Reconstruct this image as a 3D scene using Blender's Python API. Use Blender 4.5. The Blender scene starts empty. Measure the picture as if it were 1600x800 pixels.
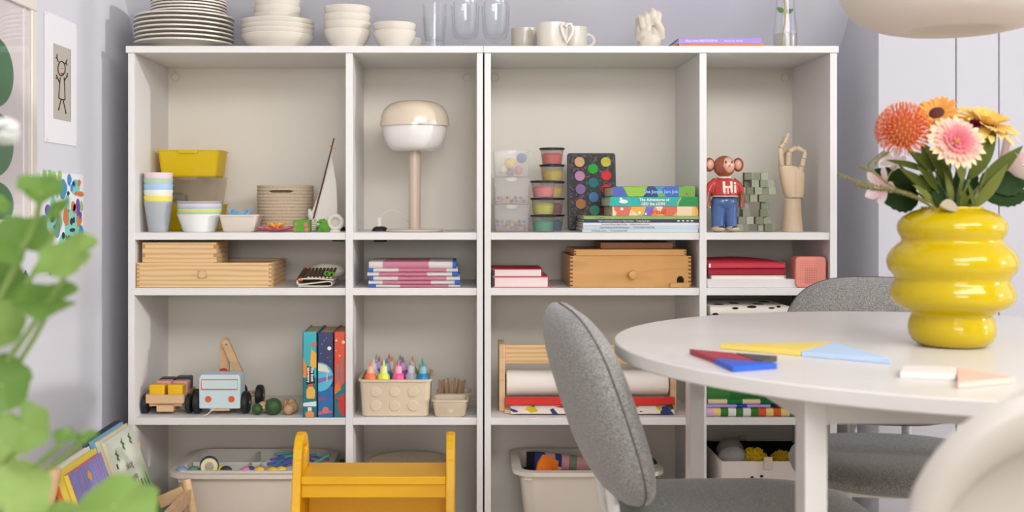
import bpy, math, random
from mathutils import Matrix, Vector
random.seed(7)
R = math.radians
sc = bpy.context.scene
COL = sc.collection

# ---------------------------------------------------------------- camera, world, sun, exposure
# shelf fronts stand at y = 0, the camera 3 m in front of them at 0.981 m
D0, F, CX, CY, EYE = 3.0, 1749.0, 725.0, 316.0, 0.981
cam = bpy.data.cameras.new('camera')
cam.sensor_width = 36.0
cam.lens = F / 1600 * 36.0
cam.shift_x = (800 - CX) / 1600
cam.shift_y = -(400 - CY) / 1600
cam.clip_start = 0.05
cam.dof.use_dof = True
cam.dof.focus_distance = 2.85
cam.dof.aperture_fstop = 4.2
camo = bpy.data.objects.new('camera', cam)
camo.location = (0, -D0, EYE)
camo.rotation_euler = (R(90), 0, 0)
COL.objects.link(camo)
sc.camera = camo

w = bpy.data.worlds.new('daylight')
sc.world = w
w.use_nodes = True
w.node_tree.nodes['Background'].inputs[0].default_value = (0.97, 0.98, 1.0, 1)
w.node_tree.nodes['Background'].inputs[1].default_value = 0.9

def light(name, kind, loc, direction, energy, color=(1, 1, 1), **kw):
    l = bpy.data.lights.new(name, kind)
    l.energy = energy
    l.color = color
    for k, v in kw.items():
        setattr(l, k, v)
    o = bpy.data.objects.new(name, l)
    o.location = loc
    o.rotation_euler = Vector(direction).to_track_quat('-Z', 'Y').to_euler()
    COL.objects.link(o)
    return o
light('sun', 'SUN', (4, -2, 3), (-1, 0.27, -0.14), 1.0, (1.0, 0.985, 0.96), angle=R(1.8))
light('window_daylight', 'AREA', (3.62, -1.30, 1.38), (-1, 0.0, -0.06), 15, (0.97, 0.985, 1.0), shape='RECTANGLE', size=2.3, size_y=1.9)
light('skylight_daylight', 'AREA', (1.15, -3.05, 2.38), (-0.35, 1, -0.47), 100, (0.985, 0.99, 1.0), shape='RECTANGLE', size=2.4, size_y=1.1)
light('rear_window_daylight', 'AREA', (0.2, -7.8, 1.5), (0.0, 1, -0.06), 105, (0.985, 0.99, 1.0), shape='RECTANGLE', size=2.6, size_y=1.4)

sc.view_settings.view_transform = 'Standard'
sc.view_settings.look = 'None'
sc.view_settings.gamma = 1.0
sc.view_settings.exposure = -0.12
sc.view_settings.use_curve_mapping = False
sc.cycles.transparent_max_bounces = 32

# ---------------------------------------------------------------- helpers
def X(px, y=0.0): return (px - CX) * (D0 + y) / F
def Z(py, y=0.0): return EYE - (py - CY) * (D0 + y) / F
def U(y=0.0): return (D0 + y) / F

def lin(c):
    c = c / 255.0
    return c / 12.92 if c <= 0.04045 else ((c + 0.055) / 1.055) ** 2.4
def rgb(c): return (lin(c[0]), lin(c[1]), lin(c[2]), 1.0)

MATS = {}
def M(name, c=(200, 200, 200), rough=0.5, metal=0.0, coat=0.0, var=0.05, vs=9.0, bump=0.0, bs=60.0, trans=0.0, sheen=0.0, spec=0.5):
    if name in MATS: return MATS[name]
    m = bpy.data.materials.new(name)
    m.use_nodes = True
    nt = m.node_tree
    p = nt.nodes['Principled BSDF']
    p.inputs['Roughness'].default_value = rough
    p.inputs['Metallic'].default_value = metal
    p.inputs['Coat Weight'].default_value = coat
    p.inputs['Coat Roughness'].default_value = 0.06
    p.inputs['Specular IOR Level'].default_value = spec
    p.inputs['Sheen Weight'].default_value = sheen
    tc = nt.nodes.new('ShaderNodeTexCoord')
    n = nt.nodes.new('ShaderNodeTexNoise')
    n.inputs['Scale'].default_value = vs
    n.inputs['Detail'].default_value = 4
    nt.links.new(tc.outputs['Object'], n.inputs['Vector'])
    mx = nt.nodes.new('ShaderNodeMix'); mx.data_type = 'RGBA'
    a = rgb(c)
    mx.inputs[6].default_value = tuple(min(1, v * (1 - var)) for v in a[:3]) + (1,)
    mx.inputs[7].default_value = tuple(min(1, v * (1 + var)) for v in a[:3]) + (1,)
    nt.links.new(n.outputs['Fac'], mx.inputs[0])
    nt.links.new(mx.outputs[2], p.inputs['Base Color'])
    if bump:
        b = nt.nodes.new('ShaderNodeBump'); b.inputs['Strength'].default_value = bump; b.inputs['Distance'].default_value = 0.002
        n2 = nt.nodes.new('ShaderNodeTexNoise'); n2.inputs['Scale'].default_value = bs; n2.inputs['Detail'].default_value = 3
        nt.links.new(tc.outputs['Object'], n2.inputs['Vector'])
        nt.links.new(n2.outputs['Fac'], b.inputs['Height'])
        nt.links.new(b.outputs[0], p.inputs['Normal'])
    if trans:
        tr = nt.nodes.new('ShaderNodeBsdfTranslucent')
        nt.links.new(mx.outputs[2], tr.inputs[0])
        ms = nt.nodes.new('ShaderNodeMixShader'); ms.inputs[0].default_value = trans
        nt.links.new(p.outputs[0], ms.inputs[1]); nt.links.new(tr.outputs[0], ms.inputs[2])
        nt.links.new(ms.outputs[0], nt.nodes['Material Output'].inputs[0])
    MATS[name] = m
    return m

def ramp_node(nt, cols, const=True):
    r = nt.nodes.new('ShaderNodeValToRGB')
    r.color_ramp.interpolation = 'CONSTANT' if const else 'LINEAR'
    el = r.color_ramp.elements
    while len(el) < len(cols): el.new(0.5)
    for i, c in enumerate(cols):
        el[i].position = i / len(cols) if const else i / max(1, len(cols) - 1)
        el[i].color = rgb(c)
    return r

def M_blotch(name, cols, scale=20.0, rough=0.55, stretch=(1, 1, 1), coat=0.0):
    """printed paint / pattern: voronoi cells, each of one of the colours"""
    if name in MATS: return MATS[name]
    m = bpy.data.materials.new(name); m.use_nodes = True
    nt = m.node_tree; p = nt.nodes['Principled BSDF']
    p.inputs['Roughness'].default_value = rough
    p.inputs['Coat Weight'].default_value = coat
    tc = nt.nodes.new('ShaderNodeTexCoord')
    mp = nt.nodes.new('ShaderNodeMapping'); mp.inputs['Scale'].default_value = stretch
    v = nt.nodes.new('ShaderNodeTexVoronoi'); v.inputs['Scale'].default_value = scale
    sp = nt.nodes.new('ShaderNodeSeparateColor')
    r = ramp_node(nt, cols)
    nt.links.new(tc.outputs['Object'], mp.inputs[0]); nt.links.new(mp.outputs[0], v.inputs['Vector'])
    nt.links.new(v.outputs['Color'], sp.inputs[0]); nt.links.new(sp.outputs[0], r.inputs[0])
    nt.links.new(r.outputs[0], p.inputs['Base Color'])
    MATS[name] = m
    return m

def M_wood(name, c1, c2, scale=14.0, axis='X', rough=0.45, dist=3.0, coat=0.0):
    if name in MATS: return MATS[name]
    m = bpy.data.materials.new(name); m.use_nodes = True
    nt = m.node_tree; p = nt.nodes['Principled BSDF']
    p.inputs['Roughness'].default_value = rough
    p.inputs['Coat Weight'].default_value = coat
    tc = nt.nodes.new('ShaderNodeTexCoord')
    mp = nt.nodes.new('ShaderNodeMapping')
    s = {'X': (0.12, 1, 1), 'Y': (1, 0.12, 1), 'Z': (1, 1, 0.12)}[axis]
    mp.inputs['Scale'].default_value = s
    wv = nt.nodes.new('ShaderNodeTexNoise'); wv.inputs['Scale'].default_value = scale * 4; wv.inputs['Detail'].default_value = 5
    wv.inputs['Distortion'].default_value = dist * 0.25
    r = ramp_node(nt, [c2, c1, c1, c2, c1], const=False)
    nt.links.new(tc.outputs['Object'], mp.inputs[0]); nt.links.new(mp.outputs[0], wv.inputs['Vector'])
    nt.links.new(wv.outputs['Fac'], r.inputs[0]); nt.links.new(r.outputs[0], p.inputs['Base Color'])
    MATS[name] = m
    return m

def M_felt(name, c1, c2, scale=420.0, bump=0.4):
    if name in MATS: return MATS[name]
    m = bpy.data.materials.new(name); m.use_nodes = True
    nt = m.node_tree; p = nt.nodes['Principled BSDF']
    p.inputs['Roughness'].default_value = 0.95
    p.inputs['Sheen Weight'].default_value = 0.25
    tc = nt.nodes.new('ShaderNodeTexCoord')
    n = nt.nodes.new('ShaderNodeTexNoise'); n.inputs['Scale'].default_value = scale; n.inputs['Detail'].default_value = 3
    r = nt.nodes.new('ShaderNodeValToRGB')
    r.color_ramp.elements[0].position = 0.36; r.color_ramp.elements[1].position = 0.64
    r.color_ramp.elements[0].color = rgb(c1); r.color_ramp.elements[1].color = rgb(c2)
    b = nt.nodes.new('ShaderNodeBump'); b.inputs['Strength'].default_value = bump; b.inputs['Distance'].default_value = 0.001
    nt.links.new(tc.outputs['Object'], n.inputs['Vector'])
    nt.links.new(n.outputs['Fac'], r.inputs[0]); nt.links.new(r.outputs[0], p.inputs['Base Color'])
    nt.links.new(n.outputs['Fac'], b.inputs['Height']); nt.links.new(b.outputs[0], p.inputs['Normal'])
    MATS[name] = m
    return m

def M_clear(name, c=(245, 248, 250), body=0.12, rough=0.05, gloss=0.35, milky=0.0):
    """thin glass or plastic: see-through sheet with a facing-dependent sheen and a little body colour"""
    if name in MATS: return MATS[name]
    m = bpy.data.materials.new(name); m.use_nodes = True
    nt = m.node_tree
    for n in list(nt.nodes):
        if n.type != 'OUTPUT_MATERIAL': nt.nodes.remove(n)
    out = nt.nodes['Material Output']
    t = nt.nodes.new('ShaderNodeBsdfTransparent'); t.inputs[0].default_value = tuple(0.5 + 0.5 * v for v in rgb(c)[:3]) + (1,) if body < 0.3 else rgb(c)
    d = nt.nodes.new('ShaderNodeBsdfDiffuse'); d.inputs[0].default_value = rgb(c)
    tl = nt.nodes.new('ShaderNodeBsdfTranslucent'); tl.inputs[0].default_value = rgb(c)
    g = nt.nodes.new('ShaderNodeBsdfGlossy'); g.inputs['Roughness'].default_value = rough
    dm = nt.nodes.new('ShaderNodeMixShader'); dm.inputs[0].default_value = 0.45
    nt.links.new(d.outputs[0], dm.inputs[1]); nt.links.new(tl.outputs[0], dm.inputs[2])
    a = nt.nodes.new('ShaderNodeMixShader'); a.inputs[0].default_value = body
    nt.links.new(t.outputs[0], a.inputs[1]); nt.links.new(dm.outputs[0], a.inputs[2])
    lw = nt.nodes.new('ShaderNodeLayerWeight'); lw.inputs[0].default_value = 0.5
    pw = nt.nodes.new('ShaderNodeMath'); pw.operation = 'POWER'; pw.inputs[1].default_value = 3.0
    ma = nt.nodes.new('ShaderNodeMath'); ma.operation = 'MULTIPLY_ADD'; ma.inputs[1].default_value = gloss; ma.inputs[2].default_value = 0.03
    nt.links.new(lw.outputs['Facing'], pw.inputs[0]); nt.links.new(pw.outputs[0], ma.inputs[0])
    b = nt.nodes.new('ShaderNodeMixShader')
    nt.links.new(ma.outputs[0], b.inputs[0]); nt.links.new(a.outputs[0], b.inputs[1]); nt.links.new(g.outputs[0], b.inputs[2])
    nt.links.new(b.outputs[0], out.inputs[0])
    MATS[name] = m
    return m

class B:
    """collects shapes for ONE mesh"""
    def __init__(s):
        s.v = []; s.f = []; s.mi = []; s.T = Matrix.Identity(4); s.m = 0
    def add(s, vs, fs):
        o = len(s.v)
        s.v += [tuple(s.T @ Vector(p)) for p in vs]
        for f in fs:
            s.f.append(tuple(i + o for i in f)); s.mi.append(s.m)
        return s
    def at(s, loc=(0, 0, 0), rot=(0, 0, 0)):
        s.T = Matrix.Translation(loc) @ Matrix.Rotation(rot[2], 4, 'Z') @ Matrix.Rotation(rot[1], 4, 'Y') @ Matrix.Rotation(rot[0], 4, 'X')
        return s
    def box(s, x0, x1, y0, y1, z0, z1):
        return s.add([(x0, y0, z0), (x1, y0, z0), (x1, y1, z0), (x0, y1, z0), (x0, y0, z1), (x1, y0, z1), (x1, y1, z1), (x0, y1, z1)],
                     [(0, 3, 2, 1), (4, 5, 6, 7), (0, 1, 5, 4), (1, 2, 6, 5), (2, 3, 7, 6), (3, 0, 4, 7)])
    def loft(s, loops, cap0=True, cap1=True):
        n = len(loops[0]); vs = [p for l in loops for p in l]; fs = []
        for i in range(len(loops) - 1):
            for j in range(n):
                k = (j + 1) % n
                fs.append((i * n + j, i * n + k, (i + 1) * n + k, (i + 1) * n + j))
        if cap0: fs.append(tuple(range(n - 1, -1, -1)))
        if cap1: fs.append(tuple((len(loops) - 1) * n + j for j in range(n)))
        return s.add(vs, fs)
    def lathe(s, prof, n=32, c=(0, 0, 0)):
        loops = []; vs = []; fs = []; idx = []
        for r, z in prof:
            if r < 1e-6:
                idx.append([len(vs)]); vs.append((c[0], c[1], c[2] + z))
            else:
                idx.append(list(range(len(vs), len(vs) + n)))
                for j in range(n):
                    a = 2 * math.pi * j / n
                    vs.append((c[0] + r * math.cos(a), c[1] + r * math.sin(a), c[2] + z))
        for a, b in zip(idx, idx[1:]):
            if len(a) == 1 and len(b) == 1: continue
            for j in range(n):
                k = (j + 1) % n
                if len(a) == 1: fs.append((a[0], b[k], b[j]))
                elif len(b) == 1: fs.append((a[j], a[k], b[0]))
                else: fs.append((a[j], a[k], b[k], b[j]))
        return s.add(vs, fs)
    def tube(s, pts, r, n=8, cap=True):
        pts = [Vector(p) for p in pts]; loops = []; up = None
        for i, p in enumerate(pts):
            t = (pts[min(i + 1, len(pts) - 1)] - pts[max(i - 1, 0)]).normalized()
            if up is None:
                up = Vector((0, 0, 1)) if abs(t.z) < 0.9 else Vector((0, 1, 0))
            u = (up - t * up.dot(t)).normalized(); up = u; w_ = t.cross(u)
            rr = r[i] if isinstance(r, (list, tuple)) else r
            loops.append([tuple(p + (u * math.cos(2 * math.pi * j / n) + w_ * math.sin(2 * math.pi * j / n)) * rr) for j in range(n)])
        return s.loft(loops, cap, cap)
    def prism(s, poly, y0, y1):      # polygon in x, z pushed along y
        n = len(poly)
        return s.loft([[(x, y0, z) for x, z in poly], [(x, y1, z) for x, z in poly]])
    def pz(s, poly, z0, z1):         # polygon in x, y pushed along z
        return s.loft([[(x, y, z0) for x, y in poly], [(x, y, z1) for x, y in poly]])
    def ell(s, c, rx, ry=None, rz=None, nu=16, nv=10):
        ry = rx if ry is None else ry; rz = rx if rz is None else rz
        o = s.T; s.T = o @ Matrix.Translation(c) @ Matrix.Diagonal((rx, ry, rz, 1))
        s.lathe([(math.sin(math.pi * i / nv), -math.cos(math.pi * i / nv)) if 0 < i < nv else (0, -1 if i == 0 else 1) for i in range(nv + 1)], nu)
        s.T = o
        return s
    def disc(s, c, r, t=0.0005, n=20):   # flat disc facing -y, standing proud by t
        return s.prism([(c[0] + r * math.cos(2 * math.pi * i / n), c[2] + r * math.sin(2 * math.pi * i / n)) for i in range(n)], c[1] - t, c[1] + t)
    def build(s, name, mat, parent=None, loc=(0, 0, 0), rot=(0, 0, 0), bevel=0.0, seg=2, angle=38, flat=False, mods=None):
        me = bpy.data.meshes.new(name)
        me.from_pydata(s.v, [], s.f)
        ms = mat if isinstance(mat, (list, tuple)) else [mat]
        for m in ms: me.materials.append(m)
        if len(ms) > 1:
            for p, i in zip(me.polygons, s.mi): p.material_index = i
        me.update()
        import bmesh
        bm = bmesh.new(); bm.from_mesh(me); bmesh.ops.recalc_face_normals(bm, faces=bm.faces); bm.to_mesh(me); bm.free()
        if not flat:
            for p in me.polygons: p.use_smooth = True
            me.set_sharp_from_angle(angle=R(angle))
        o = bpy.data.objects.new(name, me)
        COL.objects.link(o)
        o.location = loc; o.rotation_euler = rot; o.parent = parent
        if bevel:
            b = o.modifiers.new('bevel', 'BEVEL'); b.width = bevel; b.segments = seg; b.limit_method = 'ANGLE'; b.angle_limit = R(40)
        return o

def tag(o, label=None, cat=None, group=None, kind=None):
    if label: o['label'] = label
    if cat: o['category'] = cat
    if group: o['group'] = group
    if kind: o['kind'] = kind
    return o
def thing(name, label, cat, loc=(0, 0, 0), rot=(0, 0, 0), group=None):
    o = bpy.data.objects.new(name, None)
    o.empty_display_size = 0.02
    COL.objects.link(o)
    o.location = loc; o.rotation_euler = rot
    return tag(o, label, cat, group)
def copy_tree(o, parent=None, loc=None, rot=None, label=None, group=None):
    c = o.copy(); COL.objects.link(c); c.parent = parent
    if loc is not None: c.location = loc
    if rot is not None: c.rotation_euler = rot
    tag(c, label, None, group)
    for ch in list(o.children): copy_tree(ch, c)
    return c
def text(body, size, mat, parent, loc, rot=(R(90), 0, 0), ext=0.0003, name='lettering', align='LEFT', bold=0.0, xs=1.0):
    cu = bpy.data.curves.new('t', 'FONT'); cu.body = body; cu.size = size; cu.extrude = ext; cu.align_x = align; cu.offset = bold
    cu.resolution_u = 3
    ob = bpy.data.objects.new('t', cu); COL.objects.link(ob)
    me = bpy.data.meshes.new_from_object(ob.evaluated_get(bpy.context.evaluated_depsgraph_get()))
    bpy.data.objects.remove(ob); bpy.data.curves.remove(cu)
    me.name = name; me.materials.clear(); me.materials.append(mat)
    o = bpy.data.objects.new(name, me); COL.objects.link(o)
    o.location = loc; o.rotation_euler = rot; o.parent = parent; o.scale = (xs, 1, 1)
    return o
def rrect(w_, d, r, z, n=4, cx=0, cy=0):
    pts = []; r = max(1e-4, min(r, w_ / 2 - 1e-5, d / 2 - 1e-5))
    for qx, qy, a0 in ((1, 1, 0), (-1, 1, 90), (-1, -1, 180), (1, -1, 270)):
        for i in range(n + 1):
            a = R(a0 + 90 * i / n)
            pts.append((cx + qx * (w_ / 2 - r) + r * math.cos(a), cy + qy * (d / 2 - r) + r * math.sin(a), z))
    return pts
def tub(b, w0, d0, w1, d1, h, t=0.002, r=0.012, lip=0.004, lh=0.005):
    """open tapering box with a lip, standing at z = 0"""
    b.loft([rrect(w0 - 0.006, d0 - 0.006, r, 0), rrect(w0, d0, r, 0.003), rrect(w1, d1, r, h - lh), rrect(w1 + 2 * lip, d1 + 2 * lip, r + lip, h - lh),
            rrect(w1 + 2 * lip, d1 + 2 * lip, r + lip, h - 0.001), rrect(w1 + lip, d1 + lip, r + lip, h),
            rrect(w1 - 2 * t, d1 - 2 * t, r - t / 2, h), rrect(w0 - 2 * t, d0 - 2 * t, r - t / 2, 0.003 + t)])
    return b
def arcpts(c, r, a0, a1, n, plane='xz'):
    out = []
    for i in range(n + 1):
        a = R(a0 + (a1 - a0) * i / n)
        p = (r * math.cos(a), r * math.sin(a))
        out.append((c[0] + p[0], c[1], c[2] + p[1]) if plane == 'xz' else (c[0] + p[0], c[1] + p[1], c[2]) if plane == 'xy' else (c[0], c[1] + p[0], c[2] + p[1]))
    return out

# ---------------------------------------------------------------- shared materials
white = M('white_foil', (230, 227, 224), 0.42, var=0.012)
back_white = M('white_back_board', (230, 223, 210), 0.6, var=0.012)
cream = M('cream_stoneware', (226, 218, 204), 0.3, coat=0.3, var=0.03)
wood = M_wood('beech', (222, 184, 140), (204, 162, 118), 10)
def M_grain(name, c1, c2, period=0.009):
    m = bpy.data.materials.new(name); m.use_nodes = True
    nt = m.node_tree; p = nt.nodes['Principled BSDF']; p.inputs['Roughness'].default_value = 0.5
    tc = nt.nodes.new('ShaderNodeTexCoord'); mp = nt.nodes.new('ShaderNodeMapping'); mp.inputs['Scale'].default_value = (0.10, 0.5, 1)
    wv = nt.nodes.new('ShaderNodeTexWave'); wv.bands_direction = 'Z'; wv.inputs['Scale'].default_value = 0.314 / period
    wv.inputs['Distortion'].default_value = 5.0; wv.inputs['Detail'].default_value = 2.0; wv.inputs['Detail Scale'].default_value = 1.2
    r = ramp_node(nt, [c1, c1, tuple((a + b) / 2 for a, b in zip(c1, c2)), c2], False)
    nt.links.new(tc.outputs['Object'], mp.inputs[0]); nt.links.new(mp.outputs[0], wv.inputs[0]); nt.links.new(wv.outputs['Fac'], r.inputs[0]); nt.links.new(r.outputs[0], p.inputs['Base Color'])
    MATS[name] = m
    return m
pine = M_grain('pine', (230, 193, 142), (212, 168, 114), 0.013)
oak = M_wood('honey_wood', (206, 152, 82), (180, 124, 60), 7, coat=0.25)
black = M('black_rubber', (24, 24, 26), 0.45)
glass = M_clear('clear_glass', (252, 253, 254), 0.02, 0.03, 0.6)
paper = M('paper_white', (240, 236, 228), 0.8, var=0.02)
pages = M('page_edges', (228, 214, 188), 0.85, var=0.12, vs=120)
# ================================================================ the room
WL, WR = -0.977, 1.124            # side walls of the niche
SL0, SZ0 = 0.337, 1.45            # slope: y = SL0 - (z - SZ0)
wall_m = M('lavender_wall_paint', (215, 214, 221), 0.85, var=0.012, bump=0.05, bs=220)
panel_m = M('white_board_paint', (198, 196, 203), 0.6, var=0.015, vs=3, bump=0.12, bs=90)
def struct(name, b, mat, parent=None, **kw):
    return tag(b.build(name, mat, parent, **kw), kind='structure')
floor_m = M_wood('pale_floor_boards', (200, 190, 174), (186, 174, 156), 4, axis='Y', rough=0.5)
struct('floor', B().box(WL - .1, 3.5, -8.0, 0.6, -0.05, 0.0), floor_m)
struct('wall_left', B().box(WL - 0.1, WL, -8.0, 0.6, 0, 2.5), wall_m)
struct('wall_niche_right', B().box(WR, WR + 0.02, 0.0345, 0.6, 0, 2.0), wall_m)
struct('wall_back', B().box(WL, WR, 0.39, 0.42, 0, 1.42), wall_m)
yt = SL0 - (2.45 - SZ0)
struct('ceiling_slope', B().loft([[(WL, 0.42, SZ0 + SL0 - 0.42), (WL, 0.46, SZ0 + SL0 - 0.42), (WL, yt, 2.49), (WL, yt, 2.45)],
                                 [(3.5, 0.42, SZ0 + SL0 - 0.42), (3.5, 0.46, SZ0 + SL0 - 0.42), (3.5, yt, 2.49), (3.5, yt, 2.45)]]), wall_m)
struct('ceiling', B().box(WL - 0.1, 3.5, -8.0, yt + 0.02, 2.45, 2.5), M('ceiling_white', (235, 233, 232), 0.9))
struct('wall_front', B().box(WL - 0.1, 3.5, -8.05, -8.0, 0, 2.5), M('front_wall_paint', (206, 203, 206), 0.9))
rw = M('side_wall_paint', (214, 211, 214), 0.9)
for nm, a, c, e, f in (('wall_right_rear', -8.0, -2.5, 0, 2.45), ('wall_right_sill', -2.5, -0.10, 0, 0.42), ('wall_right_head', -2.5, -0.10, 2.34, 2.45), ('wall_right_end', -0.10, 0.06, 0, 2.45)):
    struct(nm, B().box(3.44, 3.50, a, c, e, f), rw)
wn = struct('window_1', B().box(3.43, 3.50, -2.5, -0.10, 0.405, 0.435), panel_m)
for a, c, e, f in ((-2.5, -2.455, 0.435, 2.34), (-0.145, -0.10, 0.435, 2.34), (-1.3225, -1.2775, 0.435, 2.34), (-2.455, -0.145, 2.30, 2.34), (-2.455, -0.145, 1.36, 1.395)):
    B().box(3.45, 3.49, a, c, e, f).build('window_bar', panel_m, wn)
wn = struct('window_2', B().box(-0.15, 2.45, -3.64, -3.60, 2.2, 2.44), panel_m)
for x0 in (-0.19, 2.45): B().box(x0, x0 + 0.04, -3.6, -2.7, 2.40, 2.44).build('window_bar', panel_m, wn)
wp = struct('wall_panelled', B().box(WR + 0.02, 3.5, 0.042, 0.06, 0, 1.74), panel_m)
edges = [1373, 1494, 1561] + [1561 + 67 * i for i in range(1, 19)]
for a, c in zip(edges, edges[1:]):
    x0, x1 = X(a, 0.034), X(c, 0.034)
    B().box(x0 + (0.0 if a == 1373 else 0.0016), x1 - 0.0016, 0.034, 0.0425, 0.0, 1.745).build('board', panel_m, wp, bevel=0.0015, seg=1)

# ---------------------------------------------------------------- two shelving units
SH = (0.900, 0.751, 0.403, 0.040)   # tops of the shelf boards
def shelving(L0, L1, d0, d1, R0, R1, t0, t1, caps, label):
    x = lambda px: (px - CX) / 583.0
    ox = (x(L0) + x(R1)) / 2
    t = thing('shelving_unit', label, 'shelving unit', (ox, 0, 0), group='white shelving units against the back wall')
    bx = lambda a, c, y0, y1, z0, z1: B().box(a - ox, c - ox, y0, y1, z0, z1)
    bx(x(t0), x(t1), -0.004, 0.37, 1.381, 1.3996).build('top_panel', white, t, bevel=0.0012)
    for a, c in ((L0, L1), (R0, R1)):
        bx(x(a), x(c), 0, 0.37, 0, 1.381).build('side_panel', white, t, bevel=0.001)
    bx(x(d0), x(d1), 0, 0.345, 0.04, 1.381).build('divider', white, t, bevel=0.001)
    bx(x(L1), x(R0), 0.345, 0.350, 0.02, 1.381).build('back_panel', back_white, t)
    for i, z in enumerate(SH):
        for a, c in ((L1, d0), (d1, R0)):
            bx(x(a) + (0 if i < 3 else 0), x(c), 0.004, 0.345, z - 0.02, z - 0.0004).build('shelf', white, t, bevel=0.001)
    bx(x(L1), x(R0), 0.03, 0.045, 0.0, 0.021).build('plinth', white, t)
    for px in caps:
        y = 0.345
        b = B(); b.lathe([(0.0, 0.002), (0.0095, 0.002), (0.0105, 0.0006), (0.0118, 0.0006), (0.0124, 0.005), (0.0140, 0.0045), (0.0145, 0.0)], 28)
        b.T = Matrix.Identity(4)
        o = b.build('fixing_cap', back_white, t, loc=(X(px, y) - ox, y, Z(121, y)), rot=(R(90), 0, 0))
    return t
shelving(200, 210, 540, 551, 745, 754.5, 197, 755.3, (274, 730), 'white shelving unit holding the beige mushroom lamp, beside the drawings wall')
shelving(757, 767, 1093, 1104, 1297, 1308, 755.7, 1310, (773, 1227), 'white shelving unit holding the paper roll, beside the panelled wall')

# ---------------------------------------------------------------- round table
TX, TY, TR, TZ = 0.835, -1.10, 0.575, 0.74
table_m = M('white_table_lacquer', (224, 219, 213), 0.32, var=0.01)
t = thing('round_table', 'round white dining table with the yellow vase on it', 'table', (TX, TY, 0))
B().lathe([(0, TZ - 0.022), (TR - 0.002, TZ - 0.022), (TR, TZ - 0.020), (TR, TZ - 0.002), (TR - 0.002, TZ), (0, TZ)], 96).build('tabletop', table_m, t, angle=30)
lx0, lx1, lyf, lyb = -0.378, 0.378, -0.40, 0.41
for sx in (-1, 1):
    for ly in (lyf, lyb):
        x0 = lx0 if sx < 0 else lx1 - 0.03
        B().box(x0, x0 + 0.03, ly if ly < 0 else ly - 0.045, ly + 0.045 if ly < 0 else ly, 0, TZ - 0.022).build('leg', table_m, t, bevel=0.0015)
B().box(lx0 + 0.03, lx1 - 0.03, lyf + 0.004, lyf + 0.022, 0.683, TZ - 0.022).build('apron', table_m, t)
B().box(lx0 + 0.03, lx1 - 0.03, lyb - 0.022, lyb - 0.004, 0.683, TZ - 0.022).build('apron', table_m, t)
for x0 in (lx0 + 0.004, lx1 - 0.022):
    B().box(x0, x0 + 0.018, lyf + 0.045, lyb - 0.045, 0.683, TZ - 0.022).build('apron', table_m, t)

# ---------------------------------------------------------------- chairs
def pad_loops(a, bb, t, ex, p, rings, n):
    """soft disc with super-elliptic outline in y, z; thickness along x; loops front to back"""
    rim = []
    for j in range(n):
        q = 2 * math.pi * j / n
        cs, sn = math.cos(q), math.sin(q)
        rim.append((a * math.copysign(abs(cs) ** (2 / ex), cs), bb * math.copysign(abs(sn) ** (2 / ex), sn)))
    out = []
    for s_ in (1, -1):
        ks = range(1, rings + 1) if s_ > 0 else range(rings - 1, 0, -1)
        for k in ks:
            q = k / rings
            rho = math.sin(q * math.pi / 2)
            h = t / 2 * (max(0.0, 1 - rho ** p)) ** (1 / 2.2)
            out.append([(s_ * h, y * rho, z * rho) for y, z in rim])
    return out, rim
def bend(loops, fn): return [[fn(*p) for p in l] for l in loops]
grey_felt = M_felt('grey_wool', (108, 105, 101), (166, 163, 158), 420)
seam_m = M('dark_seam_thread', (92, 90, 87), 0.9)
legw = M('white_metal', (228, 225, 220), 0.4)
def chair(name, label, loc, rz, group):
    t = thing(name, label, 'chair', loc, (0, 0, rz), group)
    def fb(x, y, z):     # curve round the sitter, lean back
        x2 = x + 0.55 * y * y
        zz = z + 0.16
        lean = 0.36
        return (-0.212 + x2 - zz * lean + 0.12 * zz * zz, y * (1.0 - 0.12 * max(0, z / 0.16)), 0.636 + z)
    lp, rim = pad_loops(0.222, 0.166, 0.10, 3.3, 3.4, 9, 64)
    back = B().loft(bend(lp, fb)).build('backrest', grey_felt, t)
    rp = [fb(0.0, y * 1.002, z * 1.002) for y, z in rim]
    B().tube(rp + [rp[0], rp[1]], 0.0014, 6, False).build('seam', seam_m, back)
    def fs(x, y, z):
        return (z * 1.06 + 0.0, y, 0.422 + x + 0.25 * z * z - 0.55 * max(0, z - 0.12) ** 2)
    lp, rim = pad_loops(0.225, 0.215, 0.062, 2.7, 5, 8, 56)
    seat = B().loft(bend(lp, fs)).build('seat', grey_felt, t)
    B().box(-0.16, 0.14, -0.15, 0.15, 0.388, 0.404).build('seat_plate', legw, t, bevel=0.004)
    for s_ in (-1, 1):
        for fx in (-1, 1):
            B().tube([(0.13 * fx, 0.13 * s_, 0.396), (0.19 * fx, 0.185 * s_, 0.0)], [0.0125, 0.010], 10).build('leg', legw, t)
    for s_ in (-1, 1):
        B().tube([(-0.12, 0.06 * s_, 0.392), (-0.215, 0.06 * s_, 0.396), (-0.232, 0.06 * s_, 0.44), (-0.245, 0.06 * s_, 0.55)], 0.011, 10).build('back_support', legw, t)
    return t
chair('upholstered_chair', 'grey felt chair tucked in beside the open shelves, its curved back edge-on', (0.487, -1.02, 0), R(2), 'grey upholstered chairs at the table')
chair('upholstered_chair', 'grey felt chair across the table by the panelled wall, behind the yellow vase', (0.922, -0.635, 0), R(-100), 'grey upholstered chairs at the table')
plastic = M('white_plastic', (192, 184, 174), 0.38, coat=0.1, var=0.01)
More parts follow.
